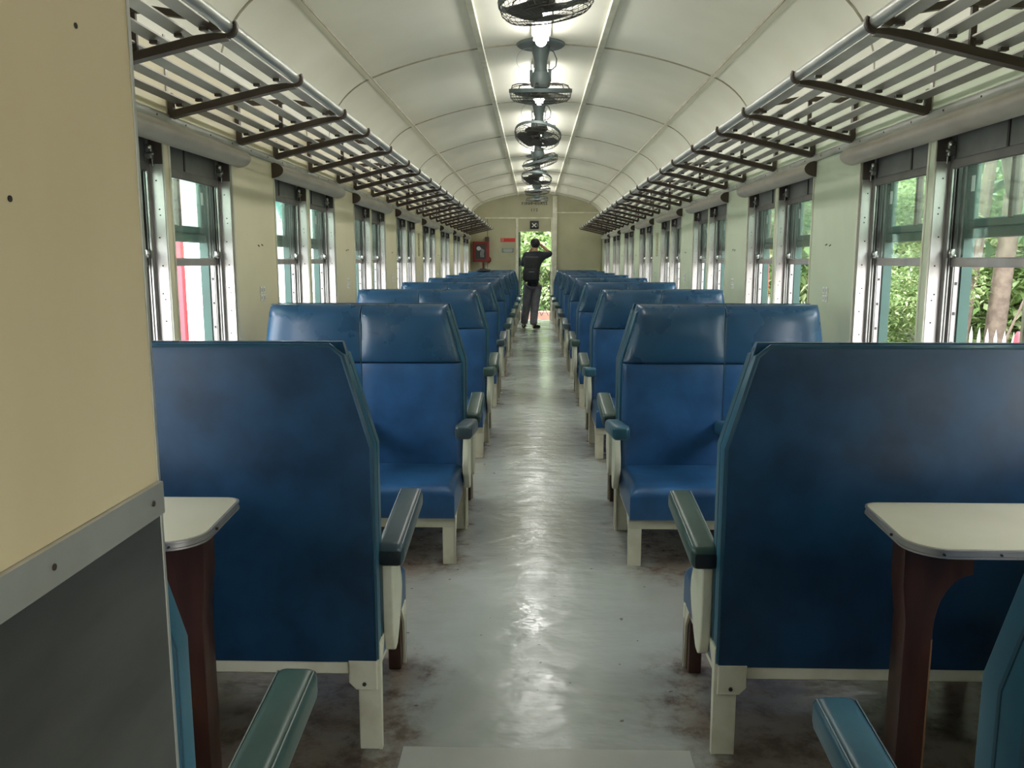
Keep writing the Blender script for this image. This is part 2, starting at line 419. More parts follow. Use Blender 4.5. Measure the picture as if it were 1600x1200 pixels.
for a, b in zip(ys[:-1], ys[1:]):
    for q in (mid, sideR, flip(sideR), coveR, flip(coveR)):
        strip_panel(q, a, b, .02 if q is not coveR else .02).obj('panel', 'ceil', ce)
for s in (-1, 1):
    z = ceil_z(STRIP + .01)
    MB().box(s * (STRIP - .012), s * (STRIP + .030), YB, YE, z - .016, z + .02, .004, 1).obj('batten', 'trim', ce)
    MB().box(s * (CX - .030), s * (CX + .006), YB, YE, CZ - .002, CZ + .02, .001, 1).obj('bead', 'ceil', ce)
    MB().box(s * (CX - .034), s * (CX - .030), YB, YE, CZ - .001, CZ + .02).obj('bead_line', 'joint', ce, smooth=False)

def joint(xz, y):
    n = len(xz); vs = []; fs = []
    for (x, z) in xz:
        vs += [(x, y - .009, z), (x, y + .009, z), (x, y - .007, z - .006), (x, y + .007, z - .006)]
    for i in range(n - 1):
        a, b = i * 4, i * 4 + 4
        fs += [(a + 2, a + 3, b + 3, b + 2), (a, a + 2, b + 2, b), (a + 1, b + 1, b + 3, a + 3)]
    return MB().add(vs, fs)
for y in seams:
    if y > YB + .2:
        for q in (mid, sideR, flip(sideR)): joint(q, y).obj('joint_strip', 'joint', ce)
        for s in (-1, 1):
            joint([(s * (x - .000), z) for x, z in coveR], y).obj('joint_strip', 'joint', ce)
# ------------------------------------------------------------------ side walls
for s in (-1, 1):
    wm = 'wall_l' if s < 0 else 'wall_r'
    mb = MB()
    DY0, DY1 = -1.35, -.45        # unseen vestibule doorway, right side behind the camera, opened to light the partition
    if s < 0: mb.box(s * W, s * (W + WT - .004), YB, YE, 0, SILL)
    else: mb.box(s * W, s * (W + WT - .004), YB, DY0, 0, SILL).box(s * W, s * (W + WT - .004), DY1, YE, 0, SILL)
    mb.box(s * W, s * (W + WT - .004), YB, YE, HEAD, 2.62)
    wall = mb.obj('wall_' + SIDE[s], wm, smooth=False)
    struct(wall, f'cream painted carriage side wall on the {SIDE[s]} with windows')
    MB().box(s * (W + WT - .004), s * (W + WT + .01), YB if s < 0 else DY1, YE, -.9, SILL - .02).box(s * (W + WT - .004), s * (W + WT + .01), YB, YE, HEAD, 2.75).obj('outer_skin', 'green', wall, smooth=False)
    edges = ([YB] if s < 0 else [YB, DY0, DY1]) + [e for g in groups for e in g] + [YE]
    for i in range(0, len(edges), 2):
        a, b = edges[i], edges[i + 1]
        pn = MB().box(s * W, s * (W + .10), a, b, SILL, HEAD).box(s * (W + .1), s * (W + WT), a - .0, b + .0, SILL, HEAD).obj('panel', wm, wall, smooth=False)
        for e in (a, b):
            if YB + .1 < e < YE - .1:
                sg = 1 if e == a else -1
                MB().box(s * (W - .005), s * (W + .02), e - .004 * sg, e + .010 * sg, SILL, HEAD - .01, .002, 1).obj('edge_bead', 'trim', pn)
        if 1.5 < a < 14 and b - a < 1:
            c = a + .36
            for (dy, dz) in ((-.019, .020), (.019, .020), (-.019, -.020), (.019, -.020)):
                MB().box(s * (W - .004), s * W, c + dy - .0140, c + dy + .0140, 1.132 + dz - .0165, 1.132 + dz + .0165, .002, 1).obj('number_plate', 'plate', pn)
                MB().box(s * (W - .0048), s * W, c + dy - .0065, c + dy + .0065, 1.132 + dz - .009, 1.132 + dz + .009).obj('number_mark', 'alu_dull', pn, smooth=False)
            sm = MB()
            for q in (-.035, -.022, .018, .032): sm.lathe([(.0035, -.0015), (.0035, .002)], 6, 'x', (s * (W - .001), c + q, 1.375 + .004 * math.sin(q * 90)))
            sm.obj('filled_holes', 'hole', pn)
    for g in groups:
        a = g[0] + MU0 - GN; b = g[0] + MU1 - GN
        mu = MB().box(s * W, s * (W + .10), a, b, SILL, HEAD).obj('mullion', wm, wall, smooth=False)
        MB().box(s * (W - .004), s * (W + .015), b - .010, b + .003, SILL, HEAD - .01, .002, 1).box(s * (W - .004), s * (W + .015), a - .003, a + .008, SILL, HEAD - .01, .002, 1).obj('edge_bead', 'trim', mu)
        # half-round pelmet over the pair
        pr = [(s * W, 1.745), (s * W, 1.808)] + [(s * (W - .005 - .062 * math.sin(t * PI / 7)), 1.772 + .036 * math.cos(t * PI / 7)) for t in range(1, 7)] 
        pr = [(s * W, 1.808)] + [(s * (W - .062 * math.sin(t * PI / 10)), 1.769 + .040 * math.cos(t * PI / 10)) for t in range(0, 11)] + [(s * W, 1.729)]
        pe = MB().prism(pr, 'y', g[0] - .025, g[1] + .10).obj('pelmet', 'pelmet', wall)
        MB().prism([(x * .999 + s * .0014, z) for x, z in pr], 'y', g[0] - .029, g[0] - .025).obj('end_cap', 'brown_iron', pe)
    rl = MB().box(s * (W - .012), s * W, YB, YE, 1.806, 1.842, .003, 1).obj('rail', 'alu_rail', wall)
    rs = MB(); y = .3
    while y < YE: rs.lathe([(.004, s * (W - .0135)), (.004, s * W)], 6, 'x', (0, y, 1.825)); y += .25
    rs.obj('screws', 'hole', rl)
    for k in range(-2, 8):
        y = 3.165 + P * k
        if y < YE: MB().box(s * (W - .006), s * W, y - .008, y + .008, 1.842, 2.13).obj('cover_strip', 'alu', wall, smooth=False)
    # gilt notice on the pier behind the fourth window pair
    a = groups[4][1]
    nt = MB().box(s * (W - .006), s * W, a + P + .22 - P, a + .36, 1.35, 1.62, .003, 1).obj('notice_plate', 'brass', wall)

# ------------------------------------------------------------------ windows (two to a pair)
WW = MU0 - GN                 # width of one window
def window_meshes(s):
    """x outward from the wall plane, y along the carriage, z up."""
    X = lambda d: s * d
    D = {}
    w = WW
    def bx(mb, d0, d1, y0, y1, z0, z1, bev=0, seg=1): return mb.box(X(d0), X(d1), y0, y1, z0, z1, bev, seg)
    D['jamb'] = (bx(bx(MB(), .002, .050, w - .006, w, SILL, HEAD), .002, .050, 0, .006, SILL, HEAD), 'alu')
    D['jamb>jamb_head'] = (bx(bx(MB(), .001, .0505, w - .0075, w - .001, 1.655, HEAD), .001, .0505, .001, .0075, 1.655, HEAD), 'jamb_brown')
    sc_ = MB()
    for i in range(9):
        z = .86 + .105 * i
        sc_.lathe([(.0032, w - .0075), (.0032, w - .005)], 6, 'y', (X(.022 + (.006 if i % 2 else 0)), 0, z))
        if i % 3 == 0: sc_.lathe([(.0028, w - .0075), (.0028, w - .005)], 6, 'y', (X(.020), 0, z - .022))
    D['jamb>screws'] = (sc_, 'hole')
    t = MB()
    for y0, y1 in ((w - .022, w), (0, .022)):
        f = 1 if y0 > .1 else -1
        yy = lambda a, b: (w - b, w - a) if f > 0 else (a, b)
        for d0, d1, dep in ((.050, .056, .030), (.064, .068, .024), (.078, .083, .030), (.096, .102, .030)):
            a, b = yy(0, dep); bx(t, d0, d1, a, b, SILL, HEAD)
        a, b = yy(0, .012); bx(t, .050, .102, a, b, SILL, HEAD)
    D['track'] = (t, 'track')
    t = MB()
    bx(t, .083, .104, w - .034, w - .028, SILL, 1.28); bx(t, .083, .104, .028, .034, SILL, 1.28)
    D['stop_strip'] = (t, 'alu')
    t = MB()
    for i in range(4):
        z = .88 + .11 * i
        bx(t, .086, .094, w - .037, w - .033, z, z + .012)
    D['stop_strip>peg'] = (t, 'dark')
    D['outer_post'] = (bx(bx(MB(), .102, WT, w - .045, w, SILL, HEAD), .102, WT, 0, .045, SILL, HEAD), 'green')
    D['sill'] = (bx(MB(), -.01, WT + .01, .0, w, SILL - .02, SILL + .004, .003), 'alu_dull')
    # lifted metal shutter
    D['shutter'] = (bx(MB(), .056, .063, .022, w - .022, 1.655, HEAD - .002), 'shutter')
    D['shutter>rib'] = (bx(MB(), .052, .057, w * .42 - .006, w * .42 + .006, 1.66, HEAD - .003), 'dark')
    D['shutter>bottom_rail'] = (bx(MB(), .050, .064, .020, w - .020, 1.626, 1.660, .003), 'shutter_rail')
    # glazed sash raised half way
    D['glass_sash'] = (bx(MB(), .070, .086, .018, w - .018, 1.277, 1.310, .004), 'alu')
    st = MB(); bx(st, .070, .082, .016, .034, 1.31, HEAD - .004); bx(st, .070, .082, w - .034, w - .016, 1.31, HEAD - .004)
    D['glass_sash>stile'] = (st, 'dark')
    D['glass_sash>pane'] = (bx(MB(), .0755, .0775, .034, w - .034, 1.31, HEAD - .004), 'glass')
    # green outer sash with two panes
    o = MB(); bx(o, .106, .130, .045, w - .045, 1.378, 1.415, .004); bx(o, .112, .130, .045, w - .045, 1.415, 1.448, .004)
    D['outer_sash'] = (o, 'green')
    st = MB(); bx(st, .110, .130, .045, .078, 1.44, HEAD - .004, .003); bx(st, .110, .130, w - .078, w - .045, 1.44, HEAD - .004, .003)
    D['outer_sash>stile'] = (st, 'green')
    D['outer_sash>muntin'] = (bx(MB(), .104, .130, w / 2 - .010, w / 2 + .010, 1.44, HEAD - .004, .003), 'brown_iron')
    D['outer_sash>pane'] = (bx(MB(), .119, .121, .078, w / 2 - .01, 1.446, HEAD - .004), 'glass_old')
    D['outer_sash>pane_'] = (bx(MB(), .119, .121, w / 2 + .01, w - .078, 1.446, HEAD - .004), 'glass_old')
    # spring latches
    def latch(y, z, f):
        mb = MB(); bx(mb, .026, .050, y - .012 * f - .016, y - .012 * f + .016, z - .030, z + .024, .006, 2)
        mb.lathe([(.009, z + .006), (.011, z + .014), (.009, z + .022), (.004, z + .026)], 10, 'z', (X(.036), y - .022 * f, 0))
        mb.lathe([(.005, X(.018)), (.007, X(.026)), (.007, X(.046))], 8, 'x', (0, y - .022 * f, z - .010))
        bx(mb, .030, .036, y - .002 * f - .008, y - .002 * f + .008, z - .055, z - .022, .002, 1)
        return mb
    D['latch'] = (latch(w - .012, 1.700, 1), 'chrome'); D['latch_'] = (latch(.012, 1.700, -1), 'chrome')
    def latch2(y, z, f):
        mb = MB(); bx(mb, .058, .072, y - .030 * f - .012, y - .030 * f + .014, z - .004, z + .030, .004, 2)
        mb.lathe([(.007, z + .008), (.009, z + .016), (.007, z + .024)], 10, 'z', (X(.058), y - .040 * f, 0))
        mb.lathe([(.005, X(.050)), (.0075, X(.058)), (.006, X(.070))], 8, 'x', (0, y - .048 * f, z + .004))
        return mb
    D['latch__'] = (latch2(w - .006, 1.312, 1), 'chrome'); D['latch___'] = (latch2(.006, 1.312, -1), 'chrome')
    tg = bx(MB(), .1085, .1105, w - .074, w - .052, 1.545, 1.60)
    D['outer_sash>sticker'] = (tg, 'sign_white')
    return {k: (mb.mesh(k.split('>')[-1].rstrip('_'), m), m) for k, (mb, m) in D.items()}
wn_ = 0
for s in (-1, 1):
    D = window_meshes(s)
    for gi, g in enumerate(groups):
        for h in (0, 1):
            y = g[0] if h == 0 else g[0] + MU1 - GN
            wn_ += 1
            e = link(f'window_{wn_}', None, None, (s * W, y, 0)); e.empty_display_size = .1
            struct(e, f'{"nearer" if h == 0 else "farther"} half of the {ORD[gi]} {SIDE[s]} window pair with half-raised sash')
            par = {}
            for k, (me, m) in D.items():
                q = k.split('>')
                if q[-1] == 'sticker' and (h != (0 if s > 0 else 1) or gi > 4) and not (s > 0 and h == 1 and gi < 5): continue
                if gi > 5 and q[-1].rstrip('_') in ('screws', 'peg'): continue
                nm = q[-1].rstrip('_')
                par[k] = link(nm, me, e if len(q) == 1 else par[q[0]])

# ------------------------------------------------------------------ end wall with the gangway door
ew = MB()
DL, DR, DT = -.385, .320, 1.915
ew.box(-W - .1, DL, YE, YE + .08, 0, 2.2).box(DR, W + .1, YE, YE + .08, 0, 2.2)
ew.box(-W - .1, W + .1, YE, YE + .08, 2.2, 2.9).box(DL, DR, YE, YE + .08, DT, 2.2)
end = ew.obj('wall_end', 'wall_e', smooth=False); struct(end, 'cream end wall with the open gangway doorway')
MB().box(-1.1, DR + .03, YE - .014, YE, 2.185, 2.215, .003, 1).obj('lintel_strip', 'trim', end)
MB().box(DL - .055, DL, YE - .018, YE, 0, 2.19, .004, 1).obj('door_post', 'trim', end)
MB().box(DR + .0, DR + .03, YE - .018, YE, 0, 2.19, .004, 1).obj('door_post', 'trim', end)
MB().box(DR + .03, DR + .125, YE - .055, YE, 0, 2.66, .006, 2).obj('pillar', 'trim', end)
MB().box(DR + .128, 1.38, YE - .020, YE, 2.30, 2.325, .003, 1).obj('panel_strip', 'trim', end)
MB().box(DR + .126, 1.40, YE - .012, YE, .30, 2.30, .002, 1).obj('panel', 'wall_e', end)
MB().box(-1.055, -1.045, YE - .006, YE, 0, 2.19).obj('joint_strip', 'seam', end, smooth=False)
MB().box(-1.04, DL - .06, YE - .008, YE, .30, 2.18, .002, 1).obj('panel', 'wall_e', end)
for body, size, x, z in (('FIRST CLASS', .082, -.040, 2.500), ('112', .088, -.045, 2.365)):
    link('lettering', text_mesh('lettering', body, size, 'ink', .002, .0012, 1.25), end, (x, YE - .003, z), (R(90), 0, 0))
door = MB().box(DL + .002, DL + .050, YE + .03, YE + .07, 0, DT - .01, .003, 1).obj('door_1', 'green', smooth=True)
struct(door, 'edge of the grey green sliding door pushed back in the gangway doorway')
M['door'] = pm('door_grey_green', (.20, .24, .18), (.15, .18, .14), 6, .5); door.data.materials[0] = M['door']
MB().box(DL + .012, DL + .052, YE + .015, YE + .03, 1.18, 1.36, .004, 1).obj('handle', 'dark', door)
back = MB().box(-W - .1, W + .1, YB - .1, YB, 0, 2.9).obj('wall_back', 'wall_r', smooth=False); struct(back, 'cream wall at the near end of the carriage')

# signs and fire cabinet on the end wall
t = thing('direction_sign', 'black square sign with a white X above the doorway', 'sign', (-.040, YE, 1.965))
MB().box(-.095, .095, -.022, -.001, 0, .178, .012, 2).obj('plate', 'sign_black', t)
for a in (42, -42):
    q = MB().box(-.060, .060, -.0265, -.0225, -.009, .009).obj('stroke', 'sign_white', t, smooth=False)
    q.location = (-.004, 0, .083); q.rotation_euler = (0, R(a), 0)
arc = [(.055 + .012 * math.sin(i * PI / 6), -.0245, .085 + .03 * math.cos(i * PI / 6)) for i in range(7)]
MB().tube(arc, .003, 4).obj('faint_mark', 'sign_pale', t)
t = thing('red_notice', 'long red notice with a round symbol beside the doorway', 'sign', (-.610, YE - .008, 1.695))
MB().box(-.158, .158, -.008, 0, 0, .080, .002, 1).obj('plate', 'sign_red', t)
MB().lathe([(.027, -.0095), (.027, -.0075)], 20, 'y', (-.118, 0, .04)).obj('round_symbol', 'sign_white', t)
MB().lathe([(.021, -.0105), (.021, -.0090)], 20, 'y', (-.118, 0, .04)).obj('round_symbol_center', 'sign_red', t)
t = thing('grey_notice', 'small grey metal notice below the red notice', 'sign', (-.610, YE - .008, 1.468))
MB().box(-.130, .130, -.008, 0, 0, .092, .002, 1).obj('plate', 'sign_grey', t)
for i, (z, hw) in enumerate(((.070, .095), (.046, .10), (.024, .085))):
    MB().box(-hw, hw, -.0095, -.0078, z - .006, z + .006).obj('print_line', 'sign_pale', t, smooth=False)
t = thing('fire_cabinet', 'red fire hose cabinet with glass front in the far corner', 'cabinet', (-1.185, YE - .008, 1.27))
MB().box(-.175, .175, -.13, 0, 0, .43, .008, 2).obj('body', 'red', t)
dr = MB().box(-.155, .155, -.138, -.129, .02, .41, .004, 1).obj('door', 'red', t)
MB().box(-.115, .115, -.140, -.1375, .06, .37).obj('window', 'dark', dr, smooth=False)
MB().lathe([(.045, -.146), (.045, -.139)], 20, 'y', (-.045, 0, .285)).obj('round_label', 'sign_pale', dr)
for i, x in enumerate((.0, .028, .056)):
    MB().tube([(x, -.144, .30 - .02 * i), (x + .012, -.146, .24), (x - .004, -.145, .17), (x + .006, -.144, .10)], .006, 5).obj('hose', 'sign_pale', dr)
MB().box(.09, .175, -.08, -.005, .43, .53, .004, 1).obj('junction_box', 'brown_iron', t)
MB().tube([(.045, -.05, 0), (.045, -.05, -.45), (.045, -.05, -1.27)], .018, 10).obj('pipe', 'red', t)
MB().tube([(.175, -.04, .10), (.205, -.04, .07), (.205, -.04, .02), (.16, -.04, -.03)], .014, 8).obj('valve_pipe', 'red', t)

# folding lattice gate in the doorway
t = thing('lattice_gate', 'black folding lattice gate across the gangway doorway', 'gate', (0, YE + .16, 0))
for s_ in (DL + .06, DR - .01): MB().box(s_ - .008, s_ + .008, -.012, .012, 0, 1.16, .002, 1).obj('upright', 'dark', t)
cw, chh = .15, .30
x0 = DL + .06; n_ = 4
for i in range(-3, n_ + 4):
    for sg in (1, -1):
        a = (x0 + i * cw, .08); pts = []
        nseg = 3.5
        xa, za = x0 + i * cw, .10; xb, zb = xa + sg * cw * 3.5, .10 + chh * 3.5
        # clip to the opening
        lo, hi = x0, DR - .01
        ta = 0.0; tb = 1.0
        dx = xb - xa
        t0 = (lo - xa) / dx; t1 = (hi - xa) / dx
        if t0 > t1: t0, t1 = t1, t0
        ta = max(0, t0); tb = min(1, t1)
        if tb - ta < .08: continue
        pa = Vector((xa + dx * ta, .004 * sg, za + (zb - za) * ta)); pb = Vector((xa + dx * tb, .004 * sg, za + (zb - za) * tb))
        MB().tube([pa, pb], .0065, 4).obj('lattice_bar', 'dark', t)

# ------------------------------------------------------------------ foreground partition on the left
PX, PY = -.440, .850
pt = MB().box(PX - .035, PX, YB, PY - .006, 1.066, 2.6).box(PX - .035, PX - .003, YB, PY - .006, 0, 1.066).obj('wall_partition', 'part_panel', smooth=False)
struct(pt, 'beige partition board beside the camera with a steel kick plate')
MB().box(PX - .003, PX + .0005, YB, PY - .006, .02, 1.036).obj('kick_plate', 'steel', pt, smooth=False)
stp = MB().box(PX - .001, PX + .006, YB, PY - .004, 1.030, 1.066, .002, 2).obj('dado_strip', 'alu_dull', pt)
for y in (.82, .64, .46, .28): MB().lathe([(.0032, PX + .0052), (.0030, PX + .0068)], 10, 'x', (0, y, 1.048)).obj('screw', 'brown_iron', stp)
for y, z in ((.748, 1.504), (.634, 1.347)): MB().lathe([(.0026, PX - .001), (.0026, PX + .0008)], 10, 'x', (0, y, z)).obj('screw_hole', 'hole', pt)
MB().box(PX - .037, PX + .0012, PY - .006, PY, 0, 2.6, .0005, 1).obj('edge_trim', 'alu_dull', pt)

# ------------------------------------------------------------------ seats
BT, BB, BM = 1.090, .250, .830        # top, bottom, bend of the back
TI, TO = .068, .035                   # taper at the top, aisle and wall side
def seat_meshes(ch, w):
    """x from the aisle edge outward, y from the rear plane to the seat front, z up."""
    D = {}
    h = w / 2
    out = [(0, BB), (w, BB), (w, BM), (w - TO, BT - .03), (w - TO - .03, BT), (TI + .03, BT), (TI, BT - .025), (0, BM)]
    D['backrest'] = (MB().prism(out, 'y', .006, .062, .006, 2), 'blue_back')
    pip = [(0, BB + .01), (0, BM), (TI, BT - .025), (TI + .03, BT), (w - TO - .03, BT), (w - TO, BT - .03), (w, BM), (w, BB + .01)]
    D['backrest>piping'] = (MB().tube([(x, .010, z) for x, z in pip], .0065, 6).tube([(x, .060, z) for x, z in pip], .0055, 6), 'piping')
    F = (0, 1, 0)
    # lower back pads and headrests, one of each per passenger
    # (u runs from the centre seam or wall side to the other edge, v upwards)
    D['back_pad'] = (MB().pad((h - .0008, .060, .30), (.004, .060, .30), (.004, .060, BM - .001), (h - .0008, .060, BM - .001), F, .062, .030, .010, .0016, 1, rr4=(.005, .030, .02, .004)), 'blue')
    D['back_pad_'] = (MB().pad((w - .004, .060, .30), (h + .0008, .060, .30), (h + .0008, .060, BM - .001), (w - .004, .060, BM - .001), F, .062, .030, .010, .0016, 2, rr4=(.030, .005, .02, .004)), 'blue')
    D['headrest'] = (MB().pad((h - .0008, .055, BM + .001), (.004, .055, BM + .001), (TI + .004, .035, BT + .008), (h - .0008, .035, BT + .008), F, .074, .055, .016, .001, 3, rr4=(.006, .045, .012, .055)), 'blue_head')
    D['headrest_'] = (MB().pad((w - .004, .055, BM + .001), (h + .0008, .055, BM + .001), (h + .0008, .035, BT + .008), (w - TO - .004, .035, BT + .008), F, .074, .055, .016, .001, 4, rr4=(.045, .006, .012, .055)), 'blue_head')
    gs = [(-.0035, BB + .004), (-.0035, BM), (TI - .0035, BT - .025), (TI + .004, BT - .022), (.006, BM - .004), (.006, BB + .004)]
    D['side_gusset'] = (MB().prism(gs, 'y', .012, .098, .003, 2), 'blue_side_lit')
    D['seam_piping'] = (MB().tube([(h, .118, .34), (h, .122, BM - .03), (h, .125, BM + .02), (h, .118, BT - .08), (h, .096, BT - .025), (h, .06, BT + .004)], .0035, 5), 'piping')
    D['seat_cushion'] = (MB().pad((.004, .085, .218), (w - .004, .085, .218), (w - .004, .520, .212), (.004, .520, .212), (0, 0, 1), .130, .035, .014, .001, 5), 'blue_seat')
    # painted iron frame
    D['frame'] = (MB().box(.0, w, .478, .500, .165, .216, .003, 1).box(.0, w, .012, .034, .215, .250, .003, 1)
                  .box(.012, .034, .034, .478, .185, .214).box(w - .034, w - .012, .034, .478, .185, .214), 'cream')
    for i, x in enumerate((.002, w - .058)):
        sx = 'leg' + '_' * i
        # front leg: angle iron, wide at the top
        D[sx] = (MB().prism([(.500, 0), (.500, .214), (.42, .214), (.470, .150), (.486, 0)], 'x', x, x + .008, 0)
                 .box(x, x + .056, .486, .500, 0, .166, .002, 1), 'cream')
        D[sx + '>brace'] = (MB().box(x + .010, x + .050, .446, .485, .0, .186, .002, 1), 'brown_leg')
        r_ = 'leg' + '_' * (i + 2)
        D[r_] = (MB().prism([(.012, 0), (.030, 0), (.040, .235), (.090, .300), (.012, .300)], 'x', x - .010, x - .002, 0)
                 .box(x - .004, x + .050, .012, .026, 0, .23, .002, 1), 'cream')
        pw = .075 if i == 0 else -.075
        xx = x - .002 if i == 0 else x + .054
        pl = [(xx, .175), (xx + pw * .75, .175), (xx + pw, .195), (xx + pw, .256), (xx, .256)]
        D[r_ + '>gusset'] = (MB().prism(pl, 'y', .003, .013, .002, 1), 'cream')
        D[r_ + '>bolt'] = (MB().lathe([(.0055, .000), (.0055, .004)], 8, 'y', (xx + pw * .45, 0, .192)), 'hole')
    # armrest on a shield-shaped support at the aisle
    sh = [(.075, .515), (.072, .40), (.076, .30), (.090, .250), (.112, .236), (.140, .240), (.175, .275), (.215, .330), (.232, .372), (.228, .410), (.205, .450), (.190, .485), (.190, .52)]
    D['arm_support'] = (MB().prism(sh, 'x', -.034, -.006, .007, 3), 'cream')
    def arm(x0, x1):
        bm = bmesh.new(); bmesh.ops.create_cube(bm, size=1)
        for v in bm.verts:
            y = .055 + (v.co.y + .5) * .405; k = (v.co.y + .5)
            v.co = Vector((x0 + (v.co.x + .5) * (x1 - x0), y, .492 + .050 * k + (v.co.z + .5) * (.066 - .004 * k)))
        bmesh.ops.bevel(bm, geom=list(bm.edges), offset=.019, segments=4, profile=.5, affect='EDGES')
        return MB().bm(bm)
    D['armrest'] = (arm(-.068, .006), 'arm_green')
    e1 = [(-.0625, .075, .5545), (-.0625, .445, .599), (-.0625, .454, .590), (-.0625, .456, .560)]
    e2 = [(.0005, .075, .5545), (.0005, .445, .599), (.0005, .454, .590), (.0005, .456, .560)]
    D['armrest>piping'] = (MB().tube(e1, .0016, 5).tube(e2, .0016, 5), 'arm_green')
    D['armrest>rear_cap'] = (MB().box(-.060, -.002, .0515, .060, .502, .540, .006, 2), 'arm_end')
    D['armrest_'] = (arm(h - .036, h + .036), 'arm_green')
    res = {}
    for k, (mb, m) in D.items():
        if ch < 0: mb.mirror()
        res[k] = (mb.mesh(k.split('>')[-1].rstrip('_'), m), m)
    return res
SM = {}
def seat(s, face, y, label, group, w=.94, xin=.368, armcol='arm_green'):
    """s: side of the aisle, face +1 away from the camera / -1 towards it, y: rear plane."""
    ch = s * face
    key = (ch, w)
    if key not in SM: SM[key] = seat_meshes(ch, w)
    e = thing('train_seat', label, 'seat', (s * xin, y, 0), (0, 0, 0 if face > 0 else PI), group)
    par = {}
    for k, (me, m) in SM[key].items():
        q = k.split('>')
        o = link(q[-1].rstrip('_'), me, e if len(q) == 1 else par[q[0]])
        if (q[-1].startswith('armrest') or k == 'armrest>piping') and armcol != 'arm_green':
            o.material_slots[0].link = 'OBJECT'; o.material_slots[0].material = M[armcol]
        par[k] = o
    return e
MID0 = 3.885; PS = 1.93
ARMS = {}
for s in (-1, 1):
    sd = SIDE[s]
    seat(s, 1, .870 if s < 0 else .800, f'cut-off blue seat nearest the camera on the {sd}, its armrest in view', 'seats facing away', w=.88, xin=.476 if s < 0 else .485, armcol='arm_green' if s < 0 else 'arm_blue')
    seat(s, 1, 2.010, f'blue double seat on the {sd} seen from behind, nearest full seat, beside the small table', 'seats facing away', w=.90, xin=.447, armcol='arm_grey' if s < 0 else 'arm_green')
    for k in range(8):
        m_ = MID0 + PS * k
        pick = rng.choice(['arm_green', 'arm_green', 'arm_blue', 'arm_grey'])
        seat(s, -1, m_ - .006, f'blue double seat facing the camera, {ORD[k]} such row on the {sd} of the aisle', 'seats facing the camera',
             armcol='arm_blue' if k in (0, 1) and s > 0 else ('arm_grey' if k == 0 else pick))
        if k < 7:
            seat(s, 1, m_ + .006, f'blue double seat facing away, back to back with the {ORD[k]} camera-facing row on the {sd}', 'seats facing away',
                 armcol='arm_green' if k < 2 else pick)

# bag lying on a far seat top
bg_ = MB(); bm = bmesh.new(); bmesh.ops.create_icosphere(bm, subdivisions=2, radius=1)
for v in bm.verts: v.co = Vector((v.co.x * .13, v.co.y * .06, max(-.018, v.co.z * .035 + .008 * math.sin(9 * v.co.x))))
bg_.bm(bm); o = bg_.obj('cap', 'pack', None, loc=(-.98, MID0 + PS * 6 - .06, BT + .026)); tag(o, 'black cloth cap lying on top of a far left seat back', 'cap')

# ------------------------------------------------------------------ tables
def table(s):
    t = thing('side_table', f'small cream table with metal edge and brown leg on the {SIDE[s]}', 'table', (s * .735, 1.72, 0), group='small tables')
    def outline(off):
        far, near, inn, outx = .150 + off, -.165 - off, 0 - off, .66
        pts = []
        for i in range(7):
            a = PI / 2 * i / 6; r = .035 + off; pts.append((inn + r - r * math.cos(a) - .005, far - r + r * math.sin(a)))
        pts += [(outx, far), (outx, near)]
        for i in range(9):
            a = PI / 2 * i / 8; r = .075 + off; pts.append((inn + r - r * math.sin(a) - .020, near + r - r * math.cos(a)))
        return [(s * x, y) for x, y in pts]
    MB().prism(outline(0), 'z', .726, .740).obj('tabletop', 'laminate', t)
    ed = MB()
    for z0, z1, of in ((.7235, .7275, .004), (.7285, .7365, .0025), (.7375, .7415, .004)):
        ed.prism(outline(of), 'z', z0, z1)
    # hollow look: three ribs of the metal edging stand proud of the top
    e = ed.obj('edge_band', 'alu', t); e.scale = (1, 1, 1)
    MB().prism(outline(-.0015), 'z', .7405, .7422).obj('laminate_sheet', 'laminate', t)
    for x, y in ((.03, -.1705), (.14, -.1705), (.30, -.1705), (.46, -.1705)):
        MB().lathe([(.0025, y - .0005), (.0025, y + .004)], 8, 'y', (s * x, 0, .7325)).obj('screw', 'hole', t)
    for y in (-.05, .06):
        MB().lathe([(.003, s * (-.0135 + .04 * 0)), (.003, s * -.006)], 8, 'x', (s * (-.0105 if y < 0 else .004), y, .7325)).obj('screw', 'hole', t)
    # leg with a curved gusset towards the wall
    x0 = .020
    g = [(x0, 0), (x0 + .058, 0), (x0 + .060, .50)]
    for i in range(9):
        a = PI / 2 * i / 8; g.append((x0 + .060 + .075 * (1 - math.cos(a)), .52 + .125 * math.sin(a)))
    g += [(x0 + .135, .722), (x0 - .012, .722), (x0 - .010, .62), (x0, .54)]
    lg = MB().prism([(s * a, b) for a, b in g], 'y', -.052, .010, .004, 2).obj('leg', 'wood', t)
    MB().tube([(s * (x0 + .0585), -.050, .02), (s * (x0 + .0585), -.050, .50)], .0028, 5).obj('worn_edge', 'scuff', lg)
    MB().box(s * (x0 + .09), s * .62, -.045, .005, .695, .7235, .003, 1).obj('bearer', 'wood', t)
    return t
table(-1); table(1)

